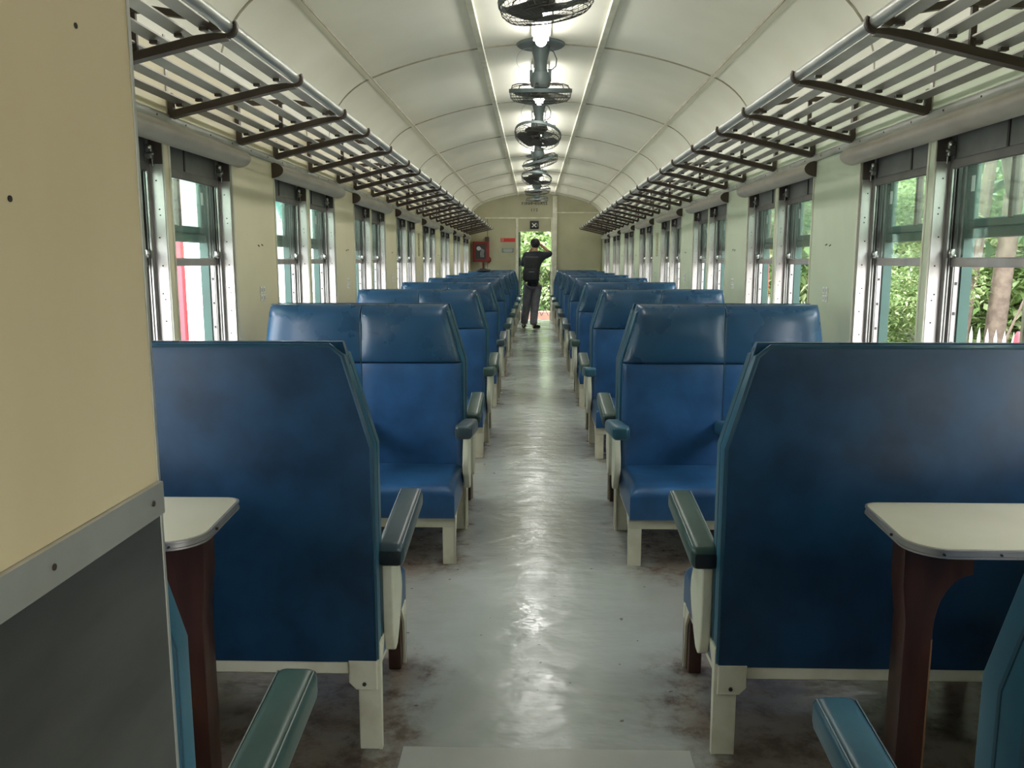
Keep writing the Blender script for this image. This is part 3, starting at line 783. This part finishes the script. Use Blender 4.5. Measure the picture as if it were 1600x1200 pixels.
# ------------------------------------------------------------------ luggage racks
for s in (-1, 1):
    t = thing('luggage_rack', f'slatted metal luggage rack with brown brackets along the {SIDE[s]} wall', 'luggage rack', (s * W, 0, 1.84), group='luggage racks')
    X = lambda d: -s * d            # d: distance from the wall into the carriage
    y0r, y1r = .10 if s > 0 else .95, YE - .35
    TIP = .490
    MB().tube([(X(TIP), y0r, .133), (X(TIP), (y0r + y1r) / 2, .133), (X(TIP), y1r, .133)], .019, 14).obj('front_tube', 'rack_tube', t)
    nsl = 6
    SD = [.050 + i * .074 for i in range(nsl)]
    for d in SD:
        z = .034 + .118 * d / .49
        MB().prism([(X(d - .020), z - .004), (X(d + .020), z + .005), (X(d + .020), z + .010), (X(d - .020), z + .001)], 'y', y0r, y1r).obj('slat', 'rack_slat', t, smooth=False)
    bd = [.45 + P * 0]
    ysb = []
    for k in range(-2, 8):
        for o_ in (0, .72, 1.26): ysb.append(3.165 + o_ + P * k)
    # lower arm: T-iron rising to the tip with a hooked end
    def lower(sgn):
        a = [(X(.004), -.006), (X(.03), -.008), (X(.40), .082), (X(.455), .094), (X(.490), .099)]
        a += [(X(TIP + .030 * math.sin(q)), .131 - .032 * math.cos(q)) for q in (.5, .9, 1.3, 1.7, 2.1)]
        a += [(X(TIP + .020 * math.sin(q)), .133 - .021 * math.cos(q)) for q in (2.1, 1.7, 1.3, .9, .5, 0)]
        a += [(X(.455), .114), (X(.40), .108), (X(.03), .020), (X(.024), .080), (X(.004), .080)]
        return MB().prism(a, 'y', -.010, .010, .003, 1)
    lm = lower(s).mesh('bracket', 'brown_iron')
    fm = MB().prism([(X(.02), -.012), (X(.40), .079), (X(.455), .091), (X(.49), .096), (X(.49), .102), (X(.455), .097), (X(.40), .085), (X(.02), -.005)], 'y', -.017, .017).mesh('flange', 'brown_iron')
    um = MB().prism([(X(.012), .185), (X(.012), .160), (X(.24), .172), (X(.40), .150), (X(.445), .118), (X(.47), .122), (X(.42), .166), (X(.25), .192)], 'y', -.009, .009).prism([(X(.004), .06), (X(.022), .06), (X(.022), .185), (X(.004), .185)], 'y', -.014, .014).mesh('upper_strut', 'brown_iron')
    vm = MB().box(X(.205), X(.222), -.006, .006, .055, .176).mesh('post', 'brown_iron')
    cl = MB()
    for d in SD:
        z = .020 + .118 * d / .49
        cl.box(X(d - .012), X(d + .012), -.008, .008, z, z + .010)
    cm = cl.mesh('slat_clips', 'brown_iron', False)
    for i, y in enumerate(sorted(ysb)):
        if y < y0r + .05 or y > y1r: continue
        b = link('bracket', lm, t, (0, y, 0)); link('flange', fm, b); link('slat_clips', cm, b)['kind'] = 'stuff'
        if i % 2 == 1: link('upper_strut', um, b); link('post', vm, b)

# ------------------------------------------------------------------ ceiling fans and lamps
def fan_meshes():
    D = {}
    D['ceiling_plate'] = (MB().lathe([(.160, 0), (.160, -.010), (.150, -.018), (.06, -.020)], 32), 'fan')
    D['stem'] = (MB().lathe([(.062, -.018), (.058, -.05), (.043, -.11), (.040, -.15), (.048, -.185), (.050, -.197)], 20), 'fan')
    D['cable'] = (MB().tube([(.048, 0, -.03), (.085, -.005, -.055), (.105, -.008, -.10), (.10, -.005, -.145), (.075, 0, -.165), (.045, 0, -.165)], .0045, 6), 'fan')
    lp = [(-.075 + .085 * math.cos(a) - .0, .01, -.10 + .075 * math.sin(a)) for a in [PI * (.25 + i / 10) for i in range(15)]]
    D['thin_wire'] = (MB().tube(lp, .0014, 4), 'alu_dull')
    # head: pivot at the origin of the head object
    D['motor'] = (MB().lathe([(.030, .045), (.052, .040), (.066, .005), (.068, -.030), (.060, -.052), (.034, -.062), (.020, -.085)], 22)
                  .box(-.072, -.052, -.018, .018, -.02, .055, .004, 1).box(.052, .072, -.018, .018, -.02, .055, .004, 1), 'fan')
    RR = .205; zt = -.075
    g = MB().lathe([(RR - .003, zt + .012), (RR + .005, zt + .012), (RR + .005, zt - .012), (RR - .003, zt - .012), (RR - .003, zt + .012)], 40, cap=False)
    D['motor>guard_band'] = (g, 'fan')
    w = MB()
    for i in range(40):
        a = 2 * PI * i / 40
        pts = [(r * math.cos(a), r * math.sin(a), z) for r, z in ((RR, zt - .01), (RR - .006, zt - .045), (RR - .03, zt - .068), (RR - .08, zt - .078), (.05, zt - .082))]
        w.tube(pts, .0013, 3)
    for r, z in ((RR - .006, zt - .045), (RR - .03, zt - .068), (.11, zt - .080), (.05, zt - .082)):
        w.tube([(r * math.cos(2 * PI * j / 32), r * math.sin(2 * PI * j / 32), z) for j in range(32)], .002, 4, closed=True)
    for r, z in ((RR - .002, zt - .028), (RR - .018, zt - .060)):
        w.tube([(r * math.cos(2 * PI * j / 32), r * math.sin(2 * PI * j / 32), z) for j in range(32)], .0012, 3, closed=True)
    w.lathe([(.05, zt - .080), (.052, zt - .084), (.0, zt - .086)], 20)
    D['motor>front_guard'] = (w, 'fan_wire')
    w = MB()
    for i in range(6):
        a = 2 * PI * i / 6 + .3
        pts = [(r * math.cos(a), r * math.sin(a), z) for r, z in ((.055, -.035), (.11, -.030), (RR - .045, -.032), (RR - .012, -.042), (RR, zt))]
        w.tube(pts, .0035, 5)
    for i in range(24):
        a = 2 * PI * i / 24
        w.tube([(r * math.cos(a), r * math.sin(a), z) for r, z in ((RR, zt + .008), (RR - .03, zt + .030), (RR - .07, zt + .036))], .0012, 3)
    r = RR - .07; w.tube([(r * math.cos(2 * PI * j / 28), r * math.sin(2 * PI * j / 28), zt + .036) for j in range(28)], .002, 4, closed=True)
    D['motor>rear_guard'] = (w, 'fan_wire')
    b = MB().lathe([(.026, -.080), (.030, -.095), (.026, -.118), (.010, -.124)], 16)
    D['motor>hub'] = (b, 'fan_blade')
    def blade(a0):
        vs = []; fs = []; n = 7; m = 6
        for i in range(n):
            r_ = .022 + (.185 - .022) * i / (n - 1)
            half = .30 + .62 * math.sin(PI * min(1, i / (n - 1) * .80)) if i < n - 1 else .62
            for j in range(m):
                u = j / (m - 1) * 2 - 1; a = a0 + u * half * .85
                vs.append((r_ * math.cos(a), r_ * math.sin(a), -.102 + u * .016))
        for i in range(n - 1):
            for j in range(m - 1): fs.append((i * m + j, (i + 1) * m + j, (i + 1) * m + j + 1, i * m + j + 1))
        k = len(vs); vs += [(x, y, z - .002) for x, y, z in vs]
        fs += [tuple(i + k for i in f[::-1]) for f in fs[:]]
        return MB().add(vs, fs)
    for i in range(3): D['motor>blade' + '_' * i] = (blade(2 * PI * i / 3 + .4), 'fan_blade')
    return {k: (mb.mesh(k.split('>')[-1].rstrip('_'), m), m) for k, (mb, m) in D.items()}
FM = fan_meshes()
tilts = [(3, -8), (10, 0), (-20, 8), (7, -17), (-16, 8), (5, -7), (4, -5)]
zc = ceil_z(0)
for k in range(7):
    y = SEAM0 + P * (k - 1)
    t = thing('ceiling_fan', f'grey caged ceiling fan, {ORD[k]} from the camera along the ceiling', 'fan', (0, y, zc), group='ceiling fans')
    par = {}
    for key, (me, m) in FM.items():
        q = key.split('>'); o = link(q[-1].rstrip('_'), me, t if len(q) == 1 else par[q[0]])
        if key == 'motor': o.location = (0, 0, -.222); o.rotation_euler = (R(tilts[k][0]), R(tilts[k][1]), 0)
        par[key] = o
lampm = {}
def lamp_mesh():
    L = .56
    mb = MB(); n = 12
    vs = []; fs = []
    st = [(-L, .004), (-L + .004, .020), (-L + .015, .030), (-L + .035, .036), (L - .035, .036), (L - .015, .030), (L - .004, .020), (L, .004)]
    mb.lathe([(r, h) for h, r in st], 16, 'y', (0, 0, -.062))
    return mb.mesh('diffuser', 'lamp')
dm = lamp_mesh()
basem = MB().box(-.062, .062, -.60, .60, -.018, .0, .004, 1).mesh('mount_plate', 'white')
tray = MB().box(-.030, .030, -.57, .57, -.034, -.018, .003, 1).mesh('tray', 'white')
endm = MB().box(-.05, .05, -.605, -.598, -.045, -.0, .002, 1).box(-.05, .05, .598, .605, -.045, 0, .002, 1).mesh('end_bracket', 'white')
for k in range(8):
    y = SEAM0 + P * (k - 1) - .84
    t = thing('ceiling_lamp', f'lit tubular ceiling lamp, {ORD[k]} from the camera along the ceiling', 'lamp', (0, y, zc), group='ceiling lamps')
    link('mount_plate', basem, t); link('tray', tray, t); link('end_bracket', endm, t); link('diffuser', dm, t)

# ------------------------------------------------------------------ person with a backpack in the far aisle
def skin_mesh(name, verts, edges, radii, mat, root=0, sub=2):
    me = bpy.data.meshes.new(name); me.from_pydata(verts, edges, []); me.update()
    ob = bpy.data.objects.new(name, me); col.objects.link(ob)
    md = ob.modifiers.new('skin', 'SKIN'); md.use_smooth_shade = True
    sv = me.skin_vertices[0].data
    for i, r in enumerate(radii):
        sv[i].radius = r if isinstance(r, tuple) else (r, r); sv[i].use_root = (i == root)
    sb = ob.modifiers.new('sub', 'SUBSURF'); sb.levels = sub; sb.render_levels = sub
    dg = bpy.context.evaluated_depsgraph_get()
    m2 = bpy.data.meshes.new_from_object(ob.evaluated_get(dg)); bpy.data.objects.remove(ob)
    m2.name = name; m2.materials.clear(); m2.materials.append(M[mat])
    for p in m2.polygons: p.use_smooth = True
    return m2
PP = (-.035, 15.80, 0)
pe = thing('person', 'person seen from behind in dark jacket and grey trousers, raising a camera', 'person', PP)
V = [(-.03, .0, .88), (-.01, -.01, 1.10), (0, 0, 1.32), (.005, .015, 1.445), (.01, .03, 1.52), (.012, .055, 1.585), (.012, .055, 1.655),
     (.165, .0, 1.385), (.325, .10, 1.425), (.115, .20, 1.60), (.075, .21, 1.625),
     (-.165, .0, 1.375), (-.235, .15, 1.20), (-.06, .28, 1.52), (-.03, .29, 1.56),
     (-.115, .0, .82), (-.150, .05, .47), (-.195, .14, .085), (-.215, .06, .035), (-.19, .28, .03),
     (.055, .0, .82), (.010, -.02, .46), (-.015, -.10, .085), (-.025, -.16, .035), (.09, -.05, .03)]
Ed = [(0, 1), (1, 2), (2, 3), (3, 4), (4, 5), (5, 6), (2, 7), (7, 8), (8, 9), (9, 10), (2, 11), (11, 12), (12, 13), (13, 14),
      (0, 15), (15, 16), (16, 17), (17, 18), (17, 19), (0, 20), (20, 21), (21, 22), (22, 23), (22, 24)]
Rd = [(.085, .080), (.085, .075), (.095, .080), .05, .052, (.075, .088), (.062, .072), .045, .034, .028, .032, .045, .034, .028, .032,
      .050, .045, .030, .010, .010, .050, .045, .030, .010, .010]
link('body', skin_mesh('body', V, Ed, Rd, 'skin'), pe)
# fingers of the raised hand and of the hand under the camera
for hx, (cx, cy, cz), dx in (('r', (.075, .21, 1.635), -1), ('l', (-.03, .29, 1.565), 1)):
    for i in range(4):
        b0 = Vector((cx + dx * .006, cy + .018 - .011 * i, cz + .016 - .010 * i)); ln = (.030, .034, .032, .026)[i]
        fm_ = skin_mesh('finger', [b0, b0 + Vector((dx * ln, .012, .014)), b0 + Vector((dx * ln * 1.7, .020, .004))], [(0, 1), (1, 2)], [.0085, .008, .0065], 'skin', 0, 1)
        link('finger', fm_, pe)
    b0 = Vector((cx, cy - .02, cz - .01))
    link('thumb', skin_mesh('thumb', [b0, b0 + Vector((dx * .022, -.018, .010)), b0 + Vector((dx * .045, -.016, .016))], [(0, 1), (1, 2)], [.010, .009, .007], 'skin', 0, 1), pe)
# clothes
jv = [(-.02, .0, .96), (-.005, -.005, 1.18), (0, 0, 1.34), (.006, .016, 1.46), (.165, .0, 1.395), (.318, .095, 1.422), (.262, .13, 1.475), (-.165, .0, 1.385), (-.235, .15, 1.20), (-.155, .21, 1.35), (-.035, .0, .80)]
je = [(0, 1), (1, 2), (2, 3), (2, 4), (4, 5), (5, 6), (2, 7), (7, 8), (8, 9), (0, 10)]
link('jacket', skin_mesh('jacket', jv, je, [(.150, .120), (.150, .115), (.165, .118), (.082, .080), .082, .056, .046, .080, .056, .046, (.150, .118)], 'jacket'), pe)
tv = [(-.03, .0, .90), (-.115, .0, .80), (-.150, .04, .47), (-.192, .13, .12), (-.195, .135, .075), (.055, .0, .80), (.010, -.03, .46), (-.013, -.095, .12), (-.014, -.10, .075)]
link('trousers', skin_mesh('trousers', tv, [(0, 1), (1, 2), (2, 3), (3, 4), (0, 5), (5, 6), (6, 7), (7, 8)], [(.140, .110), .112, .090, .076, .072, .112, .090, .076, .072], 'trouser'), pe)
for a, b, c in (((-.205, .08, .045), (-.20, .16, .05), (-.185, .29, .035)), ((-.02, -.15, .045), (.015, -.10, .05), (.115, -.035, .035))):
    link('shoe', skin_mesh('shoe', [a, b, c], [(0, 1), (1, 2)], [.045, .050, (.042, .034)], 'shoe'), pe)
hm = MB(); bm = bmesh.new(); bmesh.ops.create_uvsphere(bm, u_segments=20, v_segments=14, radius=1)
for v in bm.verts:
    k = 1.0 if v.co.z > -.25 else .92
    v.co = Vector((.012 + v.co.x * .093 * k, .040 + v.co.y * .105 * k, 1.622 + v.co.z * (.103 if v.co.z > 0 else .105)))
hm.bm(bm); link('hair', hm.mesh('hair', 'hair'), pe)
for sx in (-1, 1):
    er = MB().lathe([(.004, -.007), (.016, -.006), (.020, .0), (.012, .006)], 10, 'x', (.012 + sx * .093, .07, 1.60)); er.obj('ear', 'skin', pe)
bp = thing('backpack', 'black backpack worn on the back of the standing person', 'backpack', (PP[0] - .055, PP[1] - .175, 0))
MB().box(-.145, .145, -.075, .085, .90, 1.375, .05, 4).obj('main_bag', 'pack', bp)
MB().box(-.115, .115, -.125, -.065, .93, 1.15, .03, 3).obj('front_pocket', 'pack', bp)
MB().box(-.165, -.140, -.04, .05, .93, 1.12, .012, 2).obj('side_pocket', 'pack', bp)
for sx in (-.10, .11):
    MB().tube([(sx, .08, 1.33), (sx * 1.05 + .02, .14, 1.455), (sx * 1.1 + .04, .24, 1.44), (sx * 1.15 + .05, .29, 1.30)], .016, 6).obj('strap', 'pack', bp)
MB().tube([(-.03, .04, 1.37), (-.03, .05, 1.41), (.03, .05, 1.41), (.03, .04, 1.37)], .007, 6).obj('grab_handle', 'pack', bp)
MB().box(-.05, .05, -.1265, -.1235, 1.085, 1.091).obj('zip', 'sign_pale', bp, smooth=False)
ca = thing('camera', 'small black camera held up to the face of the standing person', 'camera', (PP[0] + .02, PP[1] + .235, 1.555))
MB().box(-.060, .065, -.02, .025, 0, .080, .008, 2).obj('camera_body', 'dark', ca)
MB().lathe([(.030, .020), (.032, .060), (.027, .065)], 16, 'y', (0, 0, .038)).obj('lens', 'dark', ca)
MB().tube([(.060, 0, .06), (.085, -.03, -.03), (.075, -.05, -.10)], .005, 5).obj('strap', 'dark', ca)

# ------------------------------------------------------------------ outside
GZ = -1.05
gr = MB().box(-60, 60, -40, 120, GZ - .2, GZ).obj('ground', 'ground', smooth=False); struct(gr, 'grey gravel ground outside the carriage')
pf = MB().box(-30, -2.1, -20, 60, GZ, GZ + .75).obj('platform', 'paving', smooth=False); struct(pf, 'pale paved platform outside the left windows')

def leaf_cloud(n, size, shape, seed, clumps=60, spread=.35):
    """real leaves: folded blades gathered in sprays on an ellipsoidal crown"""
    r = random.Random(seed); vs = []; fs = []
    cl = []
    for _ in range(clumps):
        while True:
            p = Vector((r.uniform(-1, 1), r.uniform(-1, 1), r.uniform(-1, 1)))
            if .25 < p.length < 1: break
        cl.append(p)
    for i in range(n):
        c = cl[i % clumps]
        d = Vector((r.gauss(0, 1), r.gauss(0, 1), r.gauss(0, .7))) * spread * .5
        p = Vector(((c.x + d.x) * shape[0], (c.y + d.y) * shape[1], (c.z + d.z) * shape[2]))
        L = size * r.uniform(.6, 1.3); wd = L * .24
        e = Euler((r.uniform(-.9, .5), r.uniform(-.7, .7), r.uniform(0, 6.28))).to_matrix()
        k = len(vs)
        for q in ((0, 0, 0), (wd, L * .42, .018 * L), (0, L * .45, -.08 * L), (-wd, L * .42, .018 * L), (0, L, -.18 * L)):
            vs.append(p + e @ Vector(q))
        fs += [(k, k + 1, k + 2), (k, k + 2, k + 3), (k + 1, k + 4, k + 2), (k + 2, k + 4, k + 3)]
    return MB().add(vs, fs)
LC = [leaf_cloud(5200, .25, (1.9, 2.1, 1.9), 1, 90, .30).mesh('crown', 'leaf_a', False),
      leaf_cloud(5200, .23, (1.7, 2.0, 1.7), 2, 95, .30).mesh('crown', 'leaf_b', False),
      leaf_cloud(6500, .28, (2.3, 2.4, 2.2), 3, 90, .32).mesh('crown', 'leaf_c', False)]
def bark_tube(pts, rad): return MB().tube(pts, rad, 10)
tree_no = 0
def tree(x, y, h, kind, label, sc_=1.0, rz=0.0, trunk_r=.13, group='trees beyond the fence'):
    t = thing('tree', label, 'tree', (x, y, GZ), (0, 0, rz), group)
    r = random.Random(int(x * 7 + y * 13))
    MB().tube([(0, 0, 0), (r.uniform(-.1, .1), r.uniform(-.1, .1), h * .4), (r.uniform(-.2, .2), r.uniform(-.2, .2), h * .75), (0, 0, h * 1.05)], [trunk_r, trunk_r * .85, trunk_r * .6, trunk_r * .25], 10).obj('trunk', 'bark', t)
    for i in range(4):
        a = r.uniform(0, 6.28); z = h * r.uniform(.45, .8); q = r.uniform(.9, 1.6)
        MB().tube([(0, 0, z), (math.cos(a) * q * .5, math.sin(a) * q * .5, z + .35), (math.cos(a) * q, math.sin(a) * q, z + .55)], [trunk_r * .4, trunk_r * .28, trunk_r * .1], 7).obj('branch', 'bark', t)
    c = link('crown', LC[kind], t, (0, 0, h), (0, 0, rz)); c.scale = (sc_, sc_, sc_); c['kind'] = 'stuff'
    return t
spots = [(5.6, 4.6, 2.0, 1, .85), (9.2, 6.9, 3.4, 0, 1.1), (7.9, 12.0, 1.5, 1, .75), (8.6, 10.0, 4.4, 2, 1.2), (6.6, 13.2, 2.2, 1, .95), (7.2, 16.8, 3.4, 0, 1.15),
         (9.8, 14.6, 2.0, 2, 1.2), (6.4, 20.4, 2.4, 1, 1.0), (8.2, 24.5, 3.8, 2, 1.3), (9.4, 5.2, 1.6, 2, 1.15), (7.0, 29.0, 3.0, 0, 1.2), (11.5, 20.0, 4.5, 2, 1.5),
         (6.2, 1.6, 2.4, 0, 1.0), (12.0, 10.5, 5.5, 2, 1.5), (8.0, 36.0, 3.4, 1, 1.4), (7.6, -2.0, 3.0, 0, 1.2)]
desc = ['bushy bright tree nearest the fence', 'tall mid green tree', 'low bright shrub-like tree by the fence', 'tall dark tree', 'light green spreading tree', 'mid green tree',
        'dark spreading tree at the back', 'light green tree far along the fence', 'dark tall tree far along the fence', 'dark low tree behind the fence', 'far mid green tree',
        'big dark tree in the back row', 'mid green tree beside the nearest window', 'tallest dark tree in the back row', 'farthest light green tree', 'mid green tree behind the camera']
for i, ((x, y, h, kd, q), d) in enumerate(zip(spots, desc)):
    tree(x, y, h, kd, f'{d} outside the right windows', q, rng.uniform(0, 6.28))
# the leaning pair of trunks seen in the nearest right window
t = thing('bare_trunk', 'pale brown double trunk standing behind the fence in the nearest right window', 'tree', (4.88, 8.85, GZ))
MB().tube([(0, 0, 0), (.02, .05, 1.6), (.12, .1, 3.0), (.30, .2, 4.8)], [.115, .10, .09, .07], 12).obj('trunk', 'bark', t)
MB().tube([(-.22, .15, 0), (-.26, .2, 1.5), (-.10, .25, 2.9), (.02, .3, 4.2)], [.08, .07, .065, .045], 10).obj('trunk', 'bark', t)
MB().tube([(.12, .1, 3.0), (-.4, -.5, 3.7), (-1.2, -1.1, 3.95)], [.07, .05, .03], 8).obj('branch', 'bark', t)
MB().tube([(-.35, -.3, .2), (-.1, -.4, 1.6), (.45, -.3, 2.9)], [.016, .014, .010], 6).obj('sapling_stem', 'bark', t)
for i, (x, y, z, rz, sc_) in enumerate(((-.60, .35, 2.0, .5, .26), (-.85, .9, 1.5, 2.0, .26), (-.75, .3, 2.9, 3.1, .28))):
    c = link('leaf_spray', LC[1], t, (x, y, z), (0, 0, rz)); c.scale = (sc_,) * 3; c['kind'] = 'stuff'

# iron fence outside the right windows
t = thing('iron_fence', 'pale iron picket fence in front of the trees', 'fence', (4.3, 0, GZ))
pk = MB().box(-.010, .010, -.012, .012, .0, 1.62).add([(-.010, -.012, 1.62), (.010, -.012, 1.62), (.010, .012, 1.62), (-.010, .012, 1.62), (0, 0, 1.71)], [(0, 1, 4), (1, 2, 4), (2, 3, 4), (3, 0, 4)]).mesh('picket', 'fence', False)
y = 2.0
while y < 26: link('picket', pk, t, (0, y, 0)); y += .145
for z in (.25, 1.47): MB().box(-.014, .014, 2.0, 26, z, z + .035).obj('rail', 'fence', t, smooth=False)
t = thing('red_cone', 'red pointed marker standing in front of the iron fence', 'marker', (3.9, 6.75, GZ))
MB().lathe([(.20, 0), (.19, .05), (.03, 1.74), (.012, 1.78)], 14).obj('cone', 'red_post', t)
MB().box(-.22, .22, -.22, .22, 0, .03, .01, 1).obj('foot', 'red_post', t)
t = thing('red_post', 'thin red post outside the second right window pair', 'post', (2.75, 10.05, GZ))
MB().box(-.035, .035, -.035, .035, 0, 3.6, .006, 1).obj('post', 'red_post', t); MB().box(-.1, .1, -.1, .1, 0, .05, .006, 1).obj('foot', 'red_post', t)

# platform structures outside the left windows
PZ = GZ + .75
def post(x, y, mat, hh, label, nm, brace=0, wd=.09):
    t = thing(nm, label, 'post', (x, y, PZ), group='platform posts')
    MB().box(-wd, wd, -wd, wd, 0, hh, .008, 1).obj('post', mat, t); MB().box(-wd - .06, wd + .06, -wd - .06, wd + .06, 0, .04, .006, 1).obj('foot', mat, t)
    if brace:
        for q in (-1, 1): MB().tube([(0, 0, hh - 1.25), (0, q * 1.55, hh - .10)], .06, 4).obj('brace', mat, t)
        MB().box(-.06, .06, -1.6, 1.6, hh - .10, hh + .06, .006, 1).obj('beam', mat, t)
    return t
for i, y in enumerate((5.9, 9.1, 12.3, 15.5, 18.7, 21.9)):
    post(-4.6, y, 'teal', 3.3, f'teal canopy post with diagonal braces, {ORD[i]} along the left platform', 'canopy_post', 1)
for i, y in enumerate((6.85, 11.2, 15.6, 20.0)):
    post(-3.0, y, 'red_post', 2.6, f'slim red post, {ORD[i]} along the left platform', 'red_platform_post', 0, .030)
t = thing('platform_hut', 'white boarded building across the left platform', 'building', (-9.0, 14, PZ))
MB().box(-1.5, 0, -16, 22, 0, 4.2).obj('wall', 'siding', t, smooth=False)
bdm = MB().prism([(0, 0), (.035, 0), (.012, .20), (0, .20)], 'y', -16, 22).mesh('board', 'siding', False)
for i in range(20): link('board', bdm, t, (0, 0, .1 + .205 * i))
MB().box(-1.8, .9, -16.4, 22.4, 4.2, 4.36).obj('roof', 'teal', t, smooth=False)
for i in range(6):
    f = MB().box(.0, .06, -13 + 6 * i, -11.6 + 6 * i, 1.2, 2.6).obj('window', 'teal', t, smooth=False)
    MB().box(.055, .07, -12.9 + 6 * i, -11.7 + 6 * i, 1.3, 2.5).obj('pane', 'sign_pale', f, smooth=False)
t = thing('platform_railing', 'white picket railing along the left platform', 'railing', (-3.6, 0, PZ))
pk2 = MB().box(-.012, .012, -.012, .012, 0, 1.05).mesh('baluster', 'white', False)
y = 2.2
while y < 24: link('baluster', pk2, t, (0, y, 0)); y += .16
MB().box(-.025, .025, 2.2, 24, 1.05, 1.10).obj('handrail', 'white', t, smooth=False)

# greenery and step beyond the gangway door
bs = MB().box(-1.6, 1.6, 20.6, 21.1, GZ, .02).obj('brick_kerb', 'brick', smooth=False); tag(bs, 'low brick kerb beyond the gangway doorway', 'kerb')
for i, (x, y, h, kd, q, d) in enumerate(((-1.6, 25.2, 2.6, 1, 1.1, 'light green leafy tree on the left'), (1.5, 24.6, 2.0, 1, 1.0, 'light green leafy tree on the right'), (.2, 28.5, 4.2, 0, 1.6, 'taller mid green tree in the middle'), (-.2, 23.8, .4, 0, .75, 'low green bush in the middle'))):
    tree(x, y, h, kd, d + ' beyond the gangway doorway', q, i * 1.3, group='trees beyond the doorway')
